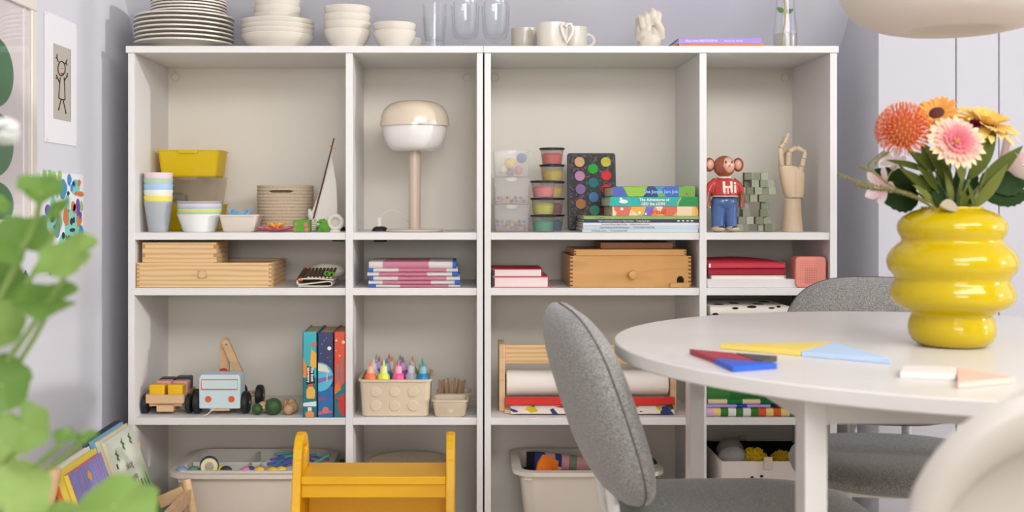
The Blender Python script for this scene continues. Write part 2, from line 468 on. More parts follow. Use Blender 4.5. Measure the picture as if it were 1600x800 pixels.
def shell_chair():
    t = thing('shell_chair', 'white plastic shell chair with a recessed back panel', 'chair', (0.617, -1.745, 0), (0, 0, R(90)))
    a, bb, ex, n = 0.22, 0.20, 2.5, 64
    def outl(q, da, db):
        cs, sn = math.cos(q), math.sin(q)
        return ((a - da) * math.copysign(abs(cs) ** (2 / ex), cs), (bb - db) * math.copysign(abs(sn) ** (2 / ex), sn))
    def fb(x, y, z): return (-0.20 + x + 0.25 * y * y - (z + 0.2) * 0.16, y, 0.632 + z)
    spec = [(0.215, 0.195, 0.030), (0.12, 0.11, 0.026), (0.03, 0.03, 0.018), (0.006, 0.006, 0.010), (0.0, 0.0, 0.0), (0.004, 0.004, -0.008), (0.016, 0.018, -0.013), (0.030, 0.048, -0.010),
            (0.036, 0.058, 0.002), (0.042, 0.066, 0.010), (0.10, 0.10, 0.016), (0.215, 0.195, 0.018)]
    lp = [[fb(x, *outl(2 * math.pi * j / n, da, db)) for j in range(n)] for da, db, x in spec]
    B().loft(lp).build('backrest', plastic, t, angle=60)
    def fs(x, y, z): return (z + 0.0, y, 0.43 + x + 0.3 * z * z)
    lp, rim = pad_loops(0.215, 0.205, 0.04, 2.8, 5, 7, 48)
    B().loft(bend(lp, fs)).build('seat', plastic, t)
    B().loft([[(-0.16, -0.13, 0.42), (-0.16, 0.13, 0.42), (-0.14, 0.13, 0.445), (-0.14, -0.13, 0.445)],
              [(-0.215, -0.15, 0.44), (-0.215, 0.15, 0.44), (-0.195, 0.15, 0.46), (-0.195, -0.15, 0.46)],
              [(-0.225, -0.15, 0.50), (-0.225, 0.15, 0.50), (-0.205, 0.15, 0.50), (-0.205, -0.15, 0.50)]]).build('back_bracket', plastic, t)
    for s_ in (-1, 1):
        for fx in (-1, 1):
            B().tube([(0.13 * fx, 0.13 * s_, 0.42), (0.18 * fx, 0.17 * s_, 0.0)], [0.013, 0.010], 10).build('leg', legw, t)
shell_chair()

# ---------------------------------------------------------------- pendant lamp over the table
PX, PY = X(1489, -1.13), -1.13
t = thing('pendant_lamp', 'big rounded cream pendant shade hanging over the table', 'pendant lamp', (PX, PY, Z(52, -1.13)))
shade = M('cream_shade', (232, 224, 214), 0.5, var=0.01, trans=0.25)
prof = []
for i in range(22):
    a = R(-86 + i * 8.0)
    cs, sn = math.cos(a), math.sin(a)
    prof.append((0.185 * abs(cs) ** 0.62, 0.105 + 0.105 * math.copysign(abs(sn) ** 0.75, sn)))
prof = [(0.0, 0.030), (0.05, 0.028), (0.066, 0.020), (0.072, 0.010), (0.080, 0.0035)] + [p for p in prof if p[0] > 0.082 and p[1] > 0.003] + [(0.03, 0.212), (0.0, 0.214)]
B().lathe(prof, 64).build('shade', shade, t, angle=60)
B().tube([(0, 0, 0.21), (0, 0, 2.45 - Z(52, -1.13))], 0.003, 8).build('cord', M('cream_cord', (225, 220, 210), 0.7), t)
B().lathe([(0, 0), (0.03, 0.0), (0.03, 0.03), (0.0, 0.03)], 20).build('ceiling_rose', shade, t, loc=(0, 0, 2.42 - Z(52, -1.13)))
# ================================================================ on top of the units (z = 1.40)
ZT = 1.400
def plate_mesh(Rr, h):
    return [(0, 0), (Rr * 0.52, 0), (Rr * 0.56, 0.004), (Rr * 0.72, h - 0.007), (Rr, h - 0.0045), (Rr * 1.003, h - 0.0012), (Rr, h), (Rr * 0.97, h - 0.0008), (Rr * 0.71, h - 0.003), (Rr * 0.55, 0.0065), (0, 0.0065)]
ORD = ('bottom', 'second from the bottom', 'third from the bottom', 'fourth from the bottom', 'fifth from the bottom', 'sixth from the bottom')
def stack(name, label, cat, group, prof, mat, loc, n, pitch, jit=0.0, seg=40, z0=0.0):
    first = None
    for i in range(n):
        lab = label + ', ' + ('topmost' if i == n - 1 else ORD[i])
        l = (loc[0] + random.uniform(-jit, jit), loc[1] + random.uniform(-jit, jit), loc[2] + z0 + i * pitch)
        if first is None:
            first = B().lathe(prof, seg).build(name, mat, loc=l); tag(first, lab, cat, group)
        else:
            c = first.copy(); COL.objects.link(c); c.location = l; c['label'] = lab
px_, py_ = 288, 0.137
stack('dinner_plate', 'large cream plate of the tall plate stack', 'plate', 'large plates on top of the shelving', plate_mesh(0.1365, 0.024), cream, (X(289, py_), py_, ZT), 7, 0.0122, 0.002)
stack('side_plate', 'small cream plate stacked on the large plates', 'plate', 'small plates on top of the large plates', plate_mesh(0.104, 0.018), cream, (X(295, py_), py_, ZT), 6, 0.0085, 0.001, z0=6 * 0.0122 + 0.0072 + 0.0035)
def bowl_prof(Rr, h, rb, t=0.004, belly=0.72):
    return [(0, 0), (rb, 0), (rb + 0.002, 0.003), (Rr * 0.86, h * 0.48), (Rr * 0.96, h * belly), (Rr, h - 0.002), (Rr - t * 0.4, h), (Rr - t, h - 0.002), (Rr * 0.96 - t, h * belly), (Rr * 0.86 - t, h * 0.48 + t * 0.4), (rb - 0.002, t + 0.002), (0, t + 0.002)]
stack('serving_bowl', 'wide shallow cream bowl of the stack beside the plates', 'bowl', 'wide bowls beside the plate stack', bowl_prof(0.102, 0.044, 0.062), cream, (X(434, 0.12), 0.12, ZT), 4, 0.0135, 0.0012)
small = bowl_prof(0.065, 0.055, 0.038)
stack('small_bowl', 'small deep cream bowl standing on the wide bowls', 'bowl', 'small bowls on top of the wide bowls', small, cream, (X(433, 0.12), 0.12, ZT), 3, 0.021, 0.0008, z0=3 * 0.0135 + 0.0075)
stack('small_bowl', 'small deep cream bowl in the tall stack of four', 'bowl', 'four stacked small bowls', small, cream, (X(542.5, 0.09), 0.09, ZT), 4, 0.021, 0.001)
stack('small_bowl', 'small deep cream bowl in the low stack beside the glasses', 'bowl', 'two stacked small bowls beside the glasses', bowl_prof(0.059, 0.05, 0.036), cream, (X(616, 0.08), 0.08, ZT), 2, 0.021, 0.001)
tag(B().lathe(bowl_prof(0.059, 0.05, 0.036), 40).build('small_bowl', cream, loc=(X(627, 0.215), 0.215, ZT)), 'single small cream bowl behind the low bowl stack', 'bowl')

# glasses
def tumbler(r0, r1, h, t=0.0018): return [(0, 0), (r0, 0), (r1, h), (r1 - t, h), (r0 - t, 0.008), (0, 0.008)]
for i in range(2):
    tag(B().lathe(tumbler(0.027, 0.034, 0.10), 28).build('drinking_glass', glass, loc=(X(679, 0.13), 0.13, ZT + 0.034 * i)), 'clear straight drinking glass beside the bowls, %s of two' % ('lower', 'upper')[i], 'glass', 'stacked straight glasses')
gp = [(0, 0), (0.029, 0.0), (0.029, 0.002), (0.008, 0.006), (0.0055, 0.014), (0.007, 0.022), (0.018, 0.027), (0.031, 0.036), (0.037, 0.055), (0.0395, 0.125), (0.038, 0.125), (0.0355, 0.056), (0.029, 0.038), (0.0, 0.031)]
for px, which in ((727, 'stacked beside the straight glasses'), (774.5, 'stacked beside the mugs')):
    for i in range(2):
        tag(B().lathe(gp if i == 0 else [(r * 0.86, z) for r, z in gp[5:]], 28).build('goblet', glass, loc=(X(px, 0.1), 0.1, ZT + 0.011 * i)), 'clear footed goblet %s, %s of two' % (which, ('lower', 'upper')[i]), 'glass', 'goblets ' + which)

# mugs
def mug(name, label, px, y, r, h, mat, handle):
    t = thing(name, label, 'mug', (X(px, y), y, ZT))
    B().lathe([(0, 0), (r * 0.9, 0), (r * 0.94, 0.003), (r, h * 0.5), (r, h - 0.001), (r - 0.001, h), (r - 0.003, h - 0.001), (r - 0.003, h * 0.5), (r * 0.9, 0.005), (0, 0.005)], 40).build('cup', mat, t)
    if handle: B().tube(handle, 0.0045, 8).build('handle', mat, t)
loop = [(0.029, -0.012, 0.045)] + [(0.030 + 0.021 * math.cos(R(a)), -0.012, 0.031 + 0.017 * math.sin(R(a))) for a in range(80, -100, -20)] + [(0.028, -0.012, 0.012)]
mug('coffee_mug', 'small taupe mug, coloured darker for shade, standing beside the goblets', 819, 0.14, 0.0365, 0.068, M('shaded_taupe_glaze', (196, 187, 172), 0.3, coat=0.3), None)  # taupe glaze made darker: the shade on this mug is in its colour
r = 0.0425
heart = [(0.03, -0.030, 0.057), (0.024, -0.037, 0.062), (0.020, -0.041, 0.054), (0.023, -0.043, 0.040), (0.031, -0.041, 0.022), (0.036, -0.038, 0.010), (0.041, -0.036, 0.020), (0.050, -0.034, 0.036), (0.053, -0.033, 0.050), (0.047, -0.033, 0.062), (0.038, -0.034, 0.062), (0.032, -0.036, 0.054)]
mug('coffee_mug', 'large cream mug with a heart shaped handle', 863, 0.055, r, 0.068, cream, heart)
mug('coffee_mug', 'cream mug with a round handle beside the heart handled mug', 899, 0.13, 0.0335, 0.069, cream, loop)

# plaster cast of clasped hands
plaster = M('plaster', (216, 206, 190), 0.8, var=0.06, vs=40, bump=0.4, bs=120)
def hands():
    b = B()
    b.lathe([(0, 0), (0.029, 0), (0.031, 0.004), (0.031, 0.02), (0.027, 0.035), (0, 0.04)], 20)
    b.ell((-0.016, 0.0, 0.045), 0.024, 0.026, 0.034); b.ell((0.016, 0.0, 0.048), 0.024, 0.026, 0.036)
    b.ell((0.0, 0.006, 0.07), 0.034, 0.024, 0.030)
    # fingers of one hand folding over the other, knuckles up
    for i, (x, zt, y) in enumerate(((-0.026, 0.084, 0.004), (-0.012, 0.094, 0.0), (0.006, 0.104, 0.002), (0.022, 0.098, 0.004))):
        b.tube([(x * 0.9, 0.016, 0.06), (x, 0.012, zt - 0.006), (x, 0.0, zt), (x * 0.95, -0.016, zt - 0.008), (x * 0.85 - 0.002, -0.025, zt - 0.030), (x * 0.7 - 0.002, -0.023, zt - 0.044)], [0.011, 0.0108, 0.010, 0.0098, 0.0088, 0.006], 10)
    b.tube([(0.030, -0.006, 0.030), (0.026, -0.022, 0.050), (0.014, -0.030, 0.066), (0.006, -0.029, 0.080)], [0.013, 0.011, 0.010, 0.007], 10)
    b.tube([(-0.030, -0.006, 0.026), (-0.022, -0.024, 0.036), (-0.012, -0.030, 0.048), (-0.008, -0.029, 0.060)], [0.013, 0.011, 0.009, 0.007], 10)
    o = b.build('hand_sculpture', plaster, loc=(X(1014.5, 0.06), 0.06, ZT), rot=(0, 0, R(6)))
    m = o.modifiers.new('fuse', 'REMESH'); m.mode = 'VOXEL'; m.voxel_size = 0.0022; m.use_smooth_shade = True
    s_ = o.modifiers.new('soften', 'SMOOTH'); s_.iterations = 2; s_.factor = 0.4
    tag(o, 'white plaster cast of two clasped hands on top of the shelving', 'sculpture')
hands()

# generic lying / standing book: cover boards, spine towards -y, page block
def book(label, L, Dp, H, cover, loc, rot=(0, 0, 0), group=None, page=pages, inset=0.004, name='book', board=0.0022, edge_in=0.003):
    """origin at the middle of the spine's bottom edge; length along x, spine at y = 0, thickness along z"""
    t = thing(name, label, 'book', loc, rot, group)
    b = B()
    b.box(-L / 2, L / 2, 0.0, Dp, 0, board); b.box(-L / 2, L / 2, 0.0, Dp, H - board, H)
    b.box(-L / 2, L / 2, -0.0004, board, 0.0002, H - 0.0002)
    b.build('cover', cover, t, bevel=min(0.0008, H * 0.12), seg=1)
    B().box(-L / 2 + edge_in, L / 2 - edge_in, board, Dp - edge_in, board, H - board).build('pages', page, t)
    return t
lt = M('white_ink', (245, 243, 240), 0.6)
purple = M('lilac_cover', (168, 140, 214), 0.5); orange = M('orange_cover', (252, 128, 30), 0.5)
y = 0.003
book('thin orange book lying under the lilac book', (1194 - 1061) * U(y), 0.19, 0.0055, orange, (X(1127.5, y), y, ZT), board=0.001)
bk = book('lilac book lying on the orange book on top of the shelving', (1190 - 1060) * U(y), 0.185, 0.0165, purple, (X(1125, y), y, ZT + 0.0055))
text('Resa med ÅRSTIDERNA', 0.0085, lt, bk, (-0.092, -0.0006, 0.006))
text('Sascia Frat Hamas', 0.0068, lt, bk, (0.012, -0.0006, 0.0062))

# bud vase with water and a sprig
t = thing('bud_vase', 'small clear glass vase with a leafy sprig in water', 'vase', (X(1227, 0.1), 0.1, ZT))
B().lathe([(0, 0), (0.031, 0), (0.033, 0.003), (0.032, 0.06), (0.026, 0.115), (0.0245, 0.17), (0.0235, 0.17), (0.025, 0.114), (0.0305, 0.06), (0.031, 0.007), (0, 0.007)], 32).build('glass', glass, t)
B().lathe([(0, 0.0075), (0.0305, 0.0075), (0.0303, 0.046), (0, 0.046)], 32).build('water', M_clear('water', (222, 220, 205), 0.10, 0.02, 0.2), t)
green = M('leaf_green', (84, 128, 52), 0.45, trans=0.3, var=0.2, vs=40)
B().tube([(-0.012, 0, 0.012), (-0.006, 0, 0.05), (0.0, 0, 0.09), (-0.004, 0, 0.16), (0.0, 0, 0.2)], 0.0022, 8).build('stem', M('yellow_stem', (190, 160, 70), 0.6), t)
def leafm(L, W, cup=0.25, n=8, curl=0.0, serr=0.0):
    """pointed leaf along +x with a folded midrib"""
    vs = []; fs = []
    for i in range(n + 1):
        u = i / n
        w_ = W * (math.sin(math.pi * u ** 0.8)) ** 0.9 / 2 + 0.0002
        if serr and i % 2: w_ *= 1 + serr
        z = -curl * L * u * u
        vs += [(L * u, -w_, z + cup * w_), (L * u, 0, z), (L * u, w_, z + cup * w_)]
    for i in range(n):
        a = 3 * i
        fs += [(a, a + 3, a + 4, a + 1), (a + 1, a + 4, a + 5, a + 2)]
    return vs, fs
for lx, lz, ang in ((0.002, 0.104, 30), (-0.004, 0.108, 150), (0.0, 0.16, 40), (-0.003, 0.18, 140)):
    b = B(); b.T = Matrix.Translation((lx, 0, lz)) @ Matrix.Rotation(R(-ang), 4, 'Y') @ Matrix.Rotation(R(70), 4, 'X')
    b.add(*leafm(0.024, 0.014)); b.build('leaf', green, t)
# ================================================================ first shelf (z = 0.900)
Z1, Z2, Z3, Z4 = SH
# --- cell beside the drawings wall
def cup_prof(r0, r1, h, t=0.0015): return [(0, 0), (r0 - 0.003, 0), (r0 - 0.0015, 0.002), (r1, h - 0.001), (r1 - t / 2, h), (r1 - t, h - 0.001), (r0 - t, t + 0.001), (0, t + 0.001)]
pastel = {'grey': (176, 180, 184), 'yellow': (240, 226, 112), 'cream': (240, 238, 224), 'blue': (176, 206, 236), 'sage': (186, 208, 186), 'pink': (240, 214, 220), 'white': (240, 240, 236)}
def pm(k): return M('plastic_' + k, pastel[k], 0.45, var=0.01)
y = 0.075; x = X(247.5, y)
for i, k in enumerate(('grey', 'yellow', 'cream', 'blue', 'sage', 'pink')):
    tag(B().lathe(cup_prof(0.0285, 0.0395, 0.083), 36).build('tumbler', pm(k), loc=(x, y, Z1 + i * 0.0158)),
        '%s plastic tumbler, %s' % (k, ('bottom of the pastel tumbler stack', 'second from the bottom of the tumbler stack', 'in the middle of the pastel tumbler stack', 'under the sage and pink tumblers', 'just under the pink tumbler', 'topmost of the pastel tumbler stack')[i]), 'tumbler', 'stacked pastel tumblers')
y = 0.09; x = X(312, y)
for i, k in enumerate(('white', 'sage', 'yellow', 'blue', 'pink', 'grey')):
    tag(B().lathe(cup_prof(0.046, 0.0615, 0.048), 40).build('plastic_bowl', pm(k), loc=(x, y, Z1 + i * 0.0072)),
        '%s plastic bowl %s' % (k, 'at the bottom of the pastel bowl stack' if i == 0 else 'nested in the pastel bowl stack'), 'bowl', 'stacked pastel bowls')
# three see-through boxes at the back
ybox = M_clear('yellow_clear_plastic', (255, 232, 36), 0.86, 0.15, 0.2)
cbox = M_clear('pale_clear_plastic', (246, 241, 232), 0.10, 0.15, 0.2)
def crate(name, label, mat, loc, w_, d, h, group):
    t = thing(name, label, 'box', loc, group=group)
    tub(B(), w_ * 0.86, d * 0.86, w_ * 0.95, d * 0.95, h, 0.002, 0.008, w_ * 0.025, 0.003).build('body', mat, t)
    B().loft([rrect(w_ * 0.30, 0.008, 0.002, h + 0.0), rrect(w_ * 0.30, 0.008, 0.002, h - 0.010)]).build('clip', mat, t, loc=(0, -d / 2 + 0.0, 0))
    B().loft([rrect(w_ * 0.84, d * 0.84, 0.006, 0.0), rrect(w_ * 0.80, d * 0.80, 0.006, 0.002)]).build('base_ridge', mat, t, loc=(0, 0, 0.0))
    return t
y = 0.23; w_ = 0.182
for i, (lab, m) in enumerate((('yellow see-through box at the bottom, behind the bowls', ybox), ('clear see-through box between two yellow boxes', cbox), ('yellow see-through box on top of the clear box', ybox))):
    crate('storage_box', lab, m, (X(302, y), y, Z1 + i * 0.0765), w_, 0.13, 0.0765, 'see-through boxes stacked behind the tumblers')
tag(B().loft([rrect(0.06, 0.05, 0.01, 0), rrect(0.055, 0.045, 0.01, 0.02), rrect(0.02, 0.02, 0.005, 0.028)]).build('craft_stamp', M('grey_brown_stamp', (120, 112, 104), 0.7), loc=(X(276, y), y, Z1 + 0.0765 + 0.0052)), 'grey brown block lying inside the clear box', 'block')
# beige tub with two blue toy boats
beige = M('beige_plastic', (224, 212, 198), 0.5, var=0.015)
y = 0.085
t = thing('small_tub', 'low beige plastic tub holding blue toys beside the bowls', 'tub', (X(377, y), y, Z1))
tub(B(), 0.085, 0.085, 0.102, 0.10, 0.047, 0.002, 0.008, 0.003, 0.004).build('body', beige, t)
blue_t = M('light_blue_toy', (150, 190, 222), 0.45)
for px, a in ((366, 35), (381, -20)):
    b = B(); b.at((0, 0, 0), (R(25), R(a), 0)); b.lathe([(0, -0.018), (0.012, -0.016), (0.018, 0), (0.0185, 0.006), (0.016, 0.006), (0.013, -0.01), (0, -0.014)], 20)
    b.at((0, 0, 0), (R(25), R(a), 0)); b.tube([(0.017, 0, 0.002), (0.028, 0, 0.008), (0.03, 0, 0.014)], 0.003, 8)
    tag(b.build('toy_cup', blue_t, loc=(X(px, y), y, Z1 + 0.046)), 'light blue toy cup lying in the beige tub', 'toy cup', 'blue toy cups in the tub')
B()
# rope basket
rope = M('jute_rope', (206, 186, 158), 0.9, var=0.18, vs=160, bump=0.8, bs=300)
def rope_basket(label, loc, r0, r1, h, n, slot=True):
    t = thing('rope_basket', label, 'basket', loc, group='coiled rope baskets')
    prof = [(0, 0.002)]
    for i in range(n):
        zc = h * (i + 0.5) / n; rr = r0 + (r1 - r0) * math.sin((i + 0.5) / n * math.pi / 2); q = h / n / 2
        for a in (-60, -25, 0, 25, 60):
            prof.append((rr + q * 0.9 * math.cos(R(a)), zc + q * math.sin(R(a)) * 0.98))
    prof += [(r1 - 0.006, h), (r1 - 0.008, h - 0.006), (r0 - 0.006, 0.008), (0, 0.008)]
    B().lathe(prof, 48).build('coil_wall', rope, t)
    if slot:
        pts = [(-(r1 + 0.004) * math.sin(R(a)), -(r1 + 0.004) * math.cos(R(a)), h * 0.86) for a in range(-24, 25, 6)]
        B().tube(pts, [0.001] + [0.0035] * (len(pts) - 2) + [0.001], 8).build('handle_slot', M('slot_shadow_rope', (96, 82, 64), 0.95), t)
    return t
y = 0.215
rope_basket('low jute rope basket with a slot handle behind the wooden toys', (X(446, y), y, Z1), 0.074, 0.077, 0.13, 14)
# felt flower
petal_p = M('pink_felt', (214, 110, 124), 0.9); petal_o = M('orange_felt', (244, 176, 60), 0.9)
y = 0.055
t = thing('felt_flower', 'pink and orange felt flower lying in front of the rope basket', 'toy flower', (X(431, y), y, Z1))
for i in range(9):
    a = 2 * math.pi * i / 9
    b = B(); b.T = Matrix.Rotation(a, 4, 'Z') @ Matrix.Translation((0.028, 0, 0.0085)) @ Matrix.Rotation(R(-14), 4, 'Y')
    b.ell((0, 0, 0), 0.024, 0.0095, 0.0045, 14, 8); b.build('petal', petal_p, t)
for i in range(5):
    a = 2 * math.pi * i / 5 + 0.4
    b = B(); b.T = Matrix.Rotation(a, 4, 'Z') @ Matrix.Translation((0.014, 0, 0.017)) @ Matrix.Rotation(R(-38), 4, 'Y')
    b.ell((0, 0, 0), 0.014, 0.008, 0.0045, 14, 8); b.build('petal', petal_o, t)
B().ell((0, 0, 0.014), 0.012, 0.012, 0.006).build('flower_heart', petal_p, t)
# green dotted box
y = 0.03; gfelt = M('bright_green_felt', (92, 158, 46), 0.85)
t = thing('dotted_box', 'small green felt box with pink dots', 'box', (X(471, y), y, Z1))
B().box(-0.0225, 0.0225, 0, 0.04, 0, 0.033).build('body', gfelt, t, bevel=0.0015)
for dx, dz in ((-0.016, 0.022), (-0.018, 0.008), (0.012, 0.021), (0.014, 0.007)):
    B().disc((dx, -0.0002, dz), 0.006 if dx > 0 else 0.004, 0.0008, 18).build('dot', petal_p, t)
# toy sailing boat
sail_m = M('unbleached_linen', (240, 234, 222), 0.95, bump=0.5, bs=400); bark = M('twig_bark', (96, 66, 46), 0.9, bump=0.6, bs=200)
ceram = M('matt_white_ceramic', (226, 220, 210), 0.6)
y = 0.11; xs = X(489, y)
t = thing('toy_sailboat', 'toy boat with a white ridged hull, twig mast and linen sail', 'toy boat', (xs, y, Z1))
b = B(); pr = [(0, 0)]
for i in range(6):
    pr += [(0.009, i * 0.006 + 0.0005), (0.0125, i * 0.006 + 0.003), (0.009, i * 0.006 + 0.0055)]
b.lathe(pr + [(0, 0.036)], 24); b.build('ridged_foot', ceram, t, loc=(-0.001, 0, 0))
B().ell((-0.006, 0, 0.045), 0.009, 0.008, 0.012).ell((-0.009, 0, 0.056), 0.006).build('figurehead', ceram, t)
mast0, mast1 = Vector((0.0, -0.002, 0.03)), Vector((X(522, y) - xs, -0.002, Z(216, y) - Z1))
B().tube([mast0, mast0.lerp(mast1, 0.5) + Vector((0.001, 0, 0)), mast1], [0.0026, 0.0024, 0.0018], 8).build('mast', bark, t)
def SP(px, py): return (X(px, y) - xs, Z(py, y) - Z1)
sp = [SP(517, 240), SP(521, 262), SP(525, 290), SP(526.5, 320), SP(527, 352), SP(512, 356), SP(486, 353), SP(487, 330), SP(496, 306), SP(506, 272)]
loops = []
for yy, k in ((0.0, 1.0), (0.004, 1.0)):
    loops.append([(a, yy + 0.012 * math.sin((c / 0.24) * 3.14), c) for a, c in sp])
B().loft(loops).build('sail', sail_m, t)
B().tube([(mast1.x - 0.014, -0.004, mast1.z - 0.02), (mast1.x - 0.006, -0.006, mast1.z - 0.027), (mast1.x + 0.006, -0.005, mast1.z - 0.029)], 0.0009, 6).build('thread', M('orange_thread', (226, 110, 70), 0.8), t)
B().tube([(0.002, -0.006, 0.034), (0.006, -0.008, 0.030), (0.004, -0.006, 0.026)], 0.0012, 6).build('thread', M('orange_thread', (226, 110, 70), 0.8), t)
# dinosaur and ring
y = 0.04
b = B(); b.ell((0.004, 0, 0.014), 0.013, 0.009, 0.012); b.ell((0.006, 0, 0.024), 0.009, 0.007, 0.010); b.ell((-0.002, 0, 0.030), 0.008, 0.006, 0.0055); b.ell((-0.009, 0, 0.027), 0.006, 0.005, 0.0035)
b.tube([(0.012, 0, 0.012), (0.017, 0, 0.006), (0.018, 0, 0.002)], [0.008, 0.005, 0.003], 8)
for sx in (-0.006, 0.010): b.tube([(sx, 0, 0.01), (sx, 0, 0.0005)], 0.0058, 10)
b.tube([(-0.006, -0.004, 0.018), (-0.013, -0.006, 0.016)], 0.003, 8)
for i in range(4): b.ell((0.006 + 0.003 * i, 0, 0.034 - 0.006 * i), 0.0032)
o = b.build('toy_dinosaur', gfelt, loc=(X(503, y), y, Z1))
m_ = o.modifiers.new('fuse', 'REMESH'); m_.mode = 'VOXEL'; m_.voxel_size = 0.0012; m_.use_smooth_shade = True
tag(o, 'small green toy dinosaur between the boat and the white ring', 'toy')
y = 0.05
t = thing('ceramic_ring', 'white ceramic ring on a small foot by the divider', 'ornament', (X(524, y), y, Z1))
b = B()
ring = [[(0.0175 * math.cos(a) + 0.0065 * math.cos(q) * math.cos(a), 0.009 * math.sin(q), 0.0265 + (0.0175 + 0.0065 * math.cos(q)) * math.sin(a)) for q in [2 * math.pi * k / 12 for k in range(12)]] for a in [2 * math.pi * j / 32 for j in range(33)]]
b.loft(ring, False, False).build('ring', ceram, t)
B().loft([rrect(0.03, 0.022, 0.004, 0), rrect(0.026, 0.02, 0.004, 0.006)]).build('foot', ceram, t)
B().lathe([(0, -0.001), (0.0115, -0.001), (0.0125, 0.002), (0, 0.004)], 24).build('disc', M('warm_ceramic', (206, 198, 184), 0.6), t, loc=(0, 0.004, 0.0265), rot=(R(90), 0, 0))

# --- lamp cell
y = 0.105; lx = X(648, y)
t = thing('table_lamp', 'mushroom table lamp with beige dome, white glass shade and taupe stem', 'lamp', (lx, y, Z1))
taupe = M('taupe_lacquer', (205, 184, 164), 0.35, coat=0.2); dome = M('glossy_beige_dome', (226, 208, 184), 0.14, coat=0.8)
u = U(y)
B().loft([[(math.copysign(abs(math.cos(a)) ** 0.6, math.cos(a)) * 0.079, math.copysign(abs(math.sin(a)) ** 0.6, math.sin(a)) * 0.062, z) for a in [2 * math.pi * j / 32 for j in range(32)]] for z in (0, 0.0065)] ).build('base', taupe, t, bevel=0.002)
hz = lambda py: Z(py, y) - Z1
B().lathe([(0.0, 0.006), (0.0165, 0.006), (0.0165, hz(232)), (0, hz(232))], 32).build('stem', taupe, t)
zb, zm, zt_ = hz(236), hz(196), hz(157.5)
wp_ = [(0, zb)] + [(0.046 + 0.044 * math.sin(R(a)) ** 0.8 if a else 0.03, zb + (zm - zb) * (1 - math.cos(R(a)))) for a in range(0, 91, 9)] + [(0, zm)]
B().lathe(wp_, 48).build('glass_shade', M('opal_white_glass', (238, 234, 230), 0.2, coat=0.5, var=0.005), t, angle=50)
dp = [(0.094, zm - 0.003), (0.0965, zm - 0.003), (0.0968, zm + 0.002)] + [(0.0955 * math.cos(R(a)) ** 0.55, zm + 0.006 + (zt_ - zm - 0.006) * math.sin(R(a)) ** 0.95) for a in range(4, 90, 7)] + [(0, zt_)]
B().lathe([(0, zm - 0.001)] + dp, 48).build('dome', dome, t, angle=50)
cab = [(0.0, 0.02, 0.02)] + [Vector((X(px, 0.14) - lx, 0.035, Z(py, 0.14) - Z1)) for px, py in ((634, 345), (626, 334), (613, 329), (602, 331), (595, 338))]
B().tube(cab, 0.0018, 8).build('cord', M('cream_cord', (225, 220, 210), 0.7), t)
B().box(-0.006, 0.006, -0.005, 0.005, 0, 0.034).build('plug', M('cream_cord', (225, 220, 210), 0.7), t, loc=(X(593, 0.14) - lx, 0.035, 0.004), bevel=0.0015)
for px, yy in ((594, 0.145), (529, 0.20)):
    t = thing('cable_grommet', 'round black cable outlet through the shelf ' + ('behind the lamp plug' if px == 594 else 'above the folded felt roll'), 'cable outlet', (X(px, yy), yy, Z1))
    b = B(); b.lathe([(0, 0.014), (0.010, 0.0135), (0.018, 0.010), (0.023, 0.004), (0.024, 0.0)], 24).build('cap', black, t)
    B().lathe([(0.0, -0.030), (0.018, -0.030), (0.022, -0.020), (0, -0.020)], 24).build('sleeve', black, t, loc=(0, 0, 0 if px == 594 else 0.0))

# --- wide cell of the second unit: see-through boxes with pompoms and beads
frost = M_clear('frosted_plastic', (248, 247, 245), 0.22, 0.2, 0.2)
y = 0.075; xb = X(798.5, y); hb = 0.0738; wb = 0.103
for i, lab in enumerate(('frosted lidded box with small beads, bottom of three', 'frosted box with scattered beads, middle of three', 'frosted box with large pompoms, topmost of three')):
    crate('craft_box', lab, frost, (xb, y, Z1 + i * hb), wb, 0.10, hb, 'frosted craft boxes')
pom = lambda k, c: M('pompom_' + k, c, 0.95, bump=1.0, bs=240, var=0.12, vs=90)
for k, c, px, py, yy, r in (('yellow', (244, 208, 88), 797, 255, 0.05, 0.0145), ('blue', (96, 130, 190), 815, 247, 0.07, 0.014), ('cream', (236, 226, 206), 786, 264, 0.06, 0.0135), ('rose', (206, 130, 140), 810, 266, 0.05, 0.012), ('lilac', (170, 130, 160), 797, 269.5, 0.085, 0.0125)):
    z = max(Z(py, yy), Z1 + 2 * hb + 0.0055 + r)
    tag(B().ell((0, 0, 0), r, nu=20, nv=12).build('pompom', pom(k, c), loc=(X(px, yy), yy, z)), '%s pompom inside the topmost frosted box' % k, 'pompom', 'pompoms in the frosted box')
bead_cols = [(206, 70, 84), (40, 160, 160), (236, 150, 60), (90, 60, 130), (60, 110, 180), (226, 110, 130), (80, 80, 84), (226, 180, 70), (130, 60, 90), (60, 140, 100)]
bm0 = {}
for lvl, n in ((0, 36), (1, 20)):
    for i in range(n):
        j = i % len(bead_cols); r = 0.0048
        layer = i // 14
        ang = random.random() * 6.28
        bx_ = xb + (-0.036 + 0.072 * ((i % 14) % 7) / 6) + random.uniform(-0.002, 0.002)
        by_ = y + (-0.030 if (i % 14) < 7 else -0.012) + random.uniform(-0.003, 0.003) + layer * 0.002
        bz = Z1 + lvl * hb + 0.0055 + r + layer * 0.0092
        if j not in bm0:
            o = B().ell((0, 0, 0), r, nu=10, nv=6).build('bead', M('bead_%d' % j, bead_cols[j], 0.35))
            bm0[j] = o.data
        else:
            o = bpy.data.objects.new('bead', bm0[j]); COL.objects.link(o)
        o.location = (bx_, by_, bz)
        tag(o, '%s bead in the %s frosted box' % (('small red', 'small teal', 'small orange', 'small purple', 'small blue', 'small pink', 'small grey', 'small golden', 'small maroon', 'small green')[j], 'bottom' if lvl == 0 else 'middle'), 'bead', 'beads in the %s frosted box' % ('bottom' if lvl == 0 else 'middle'))
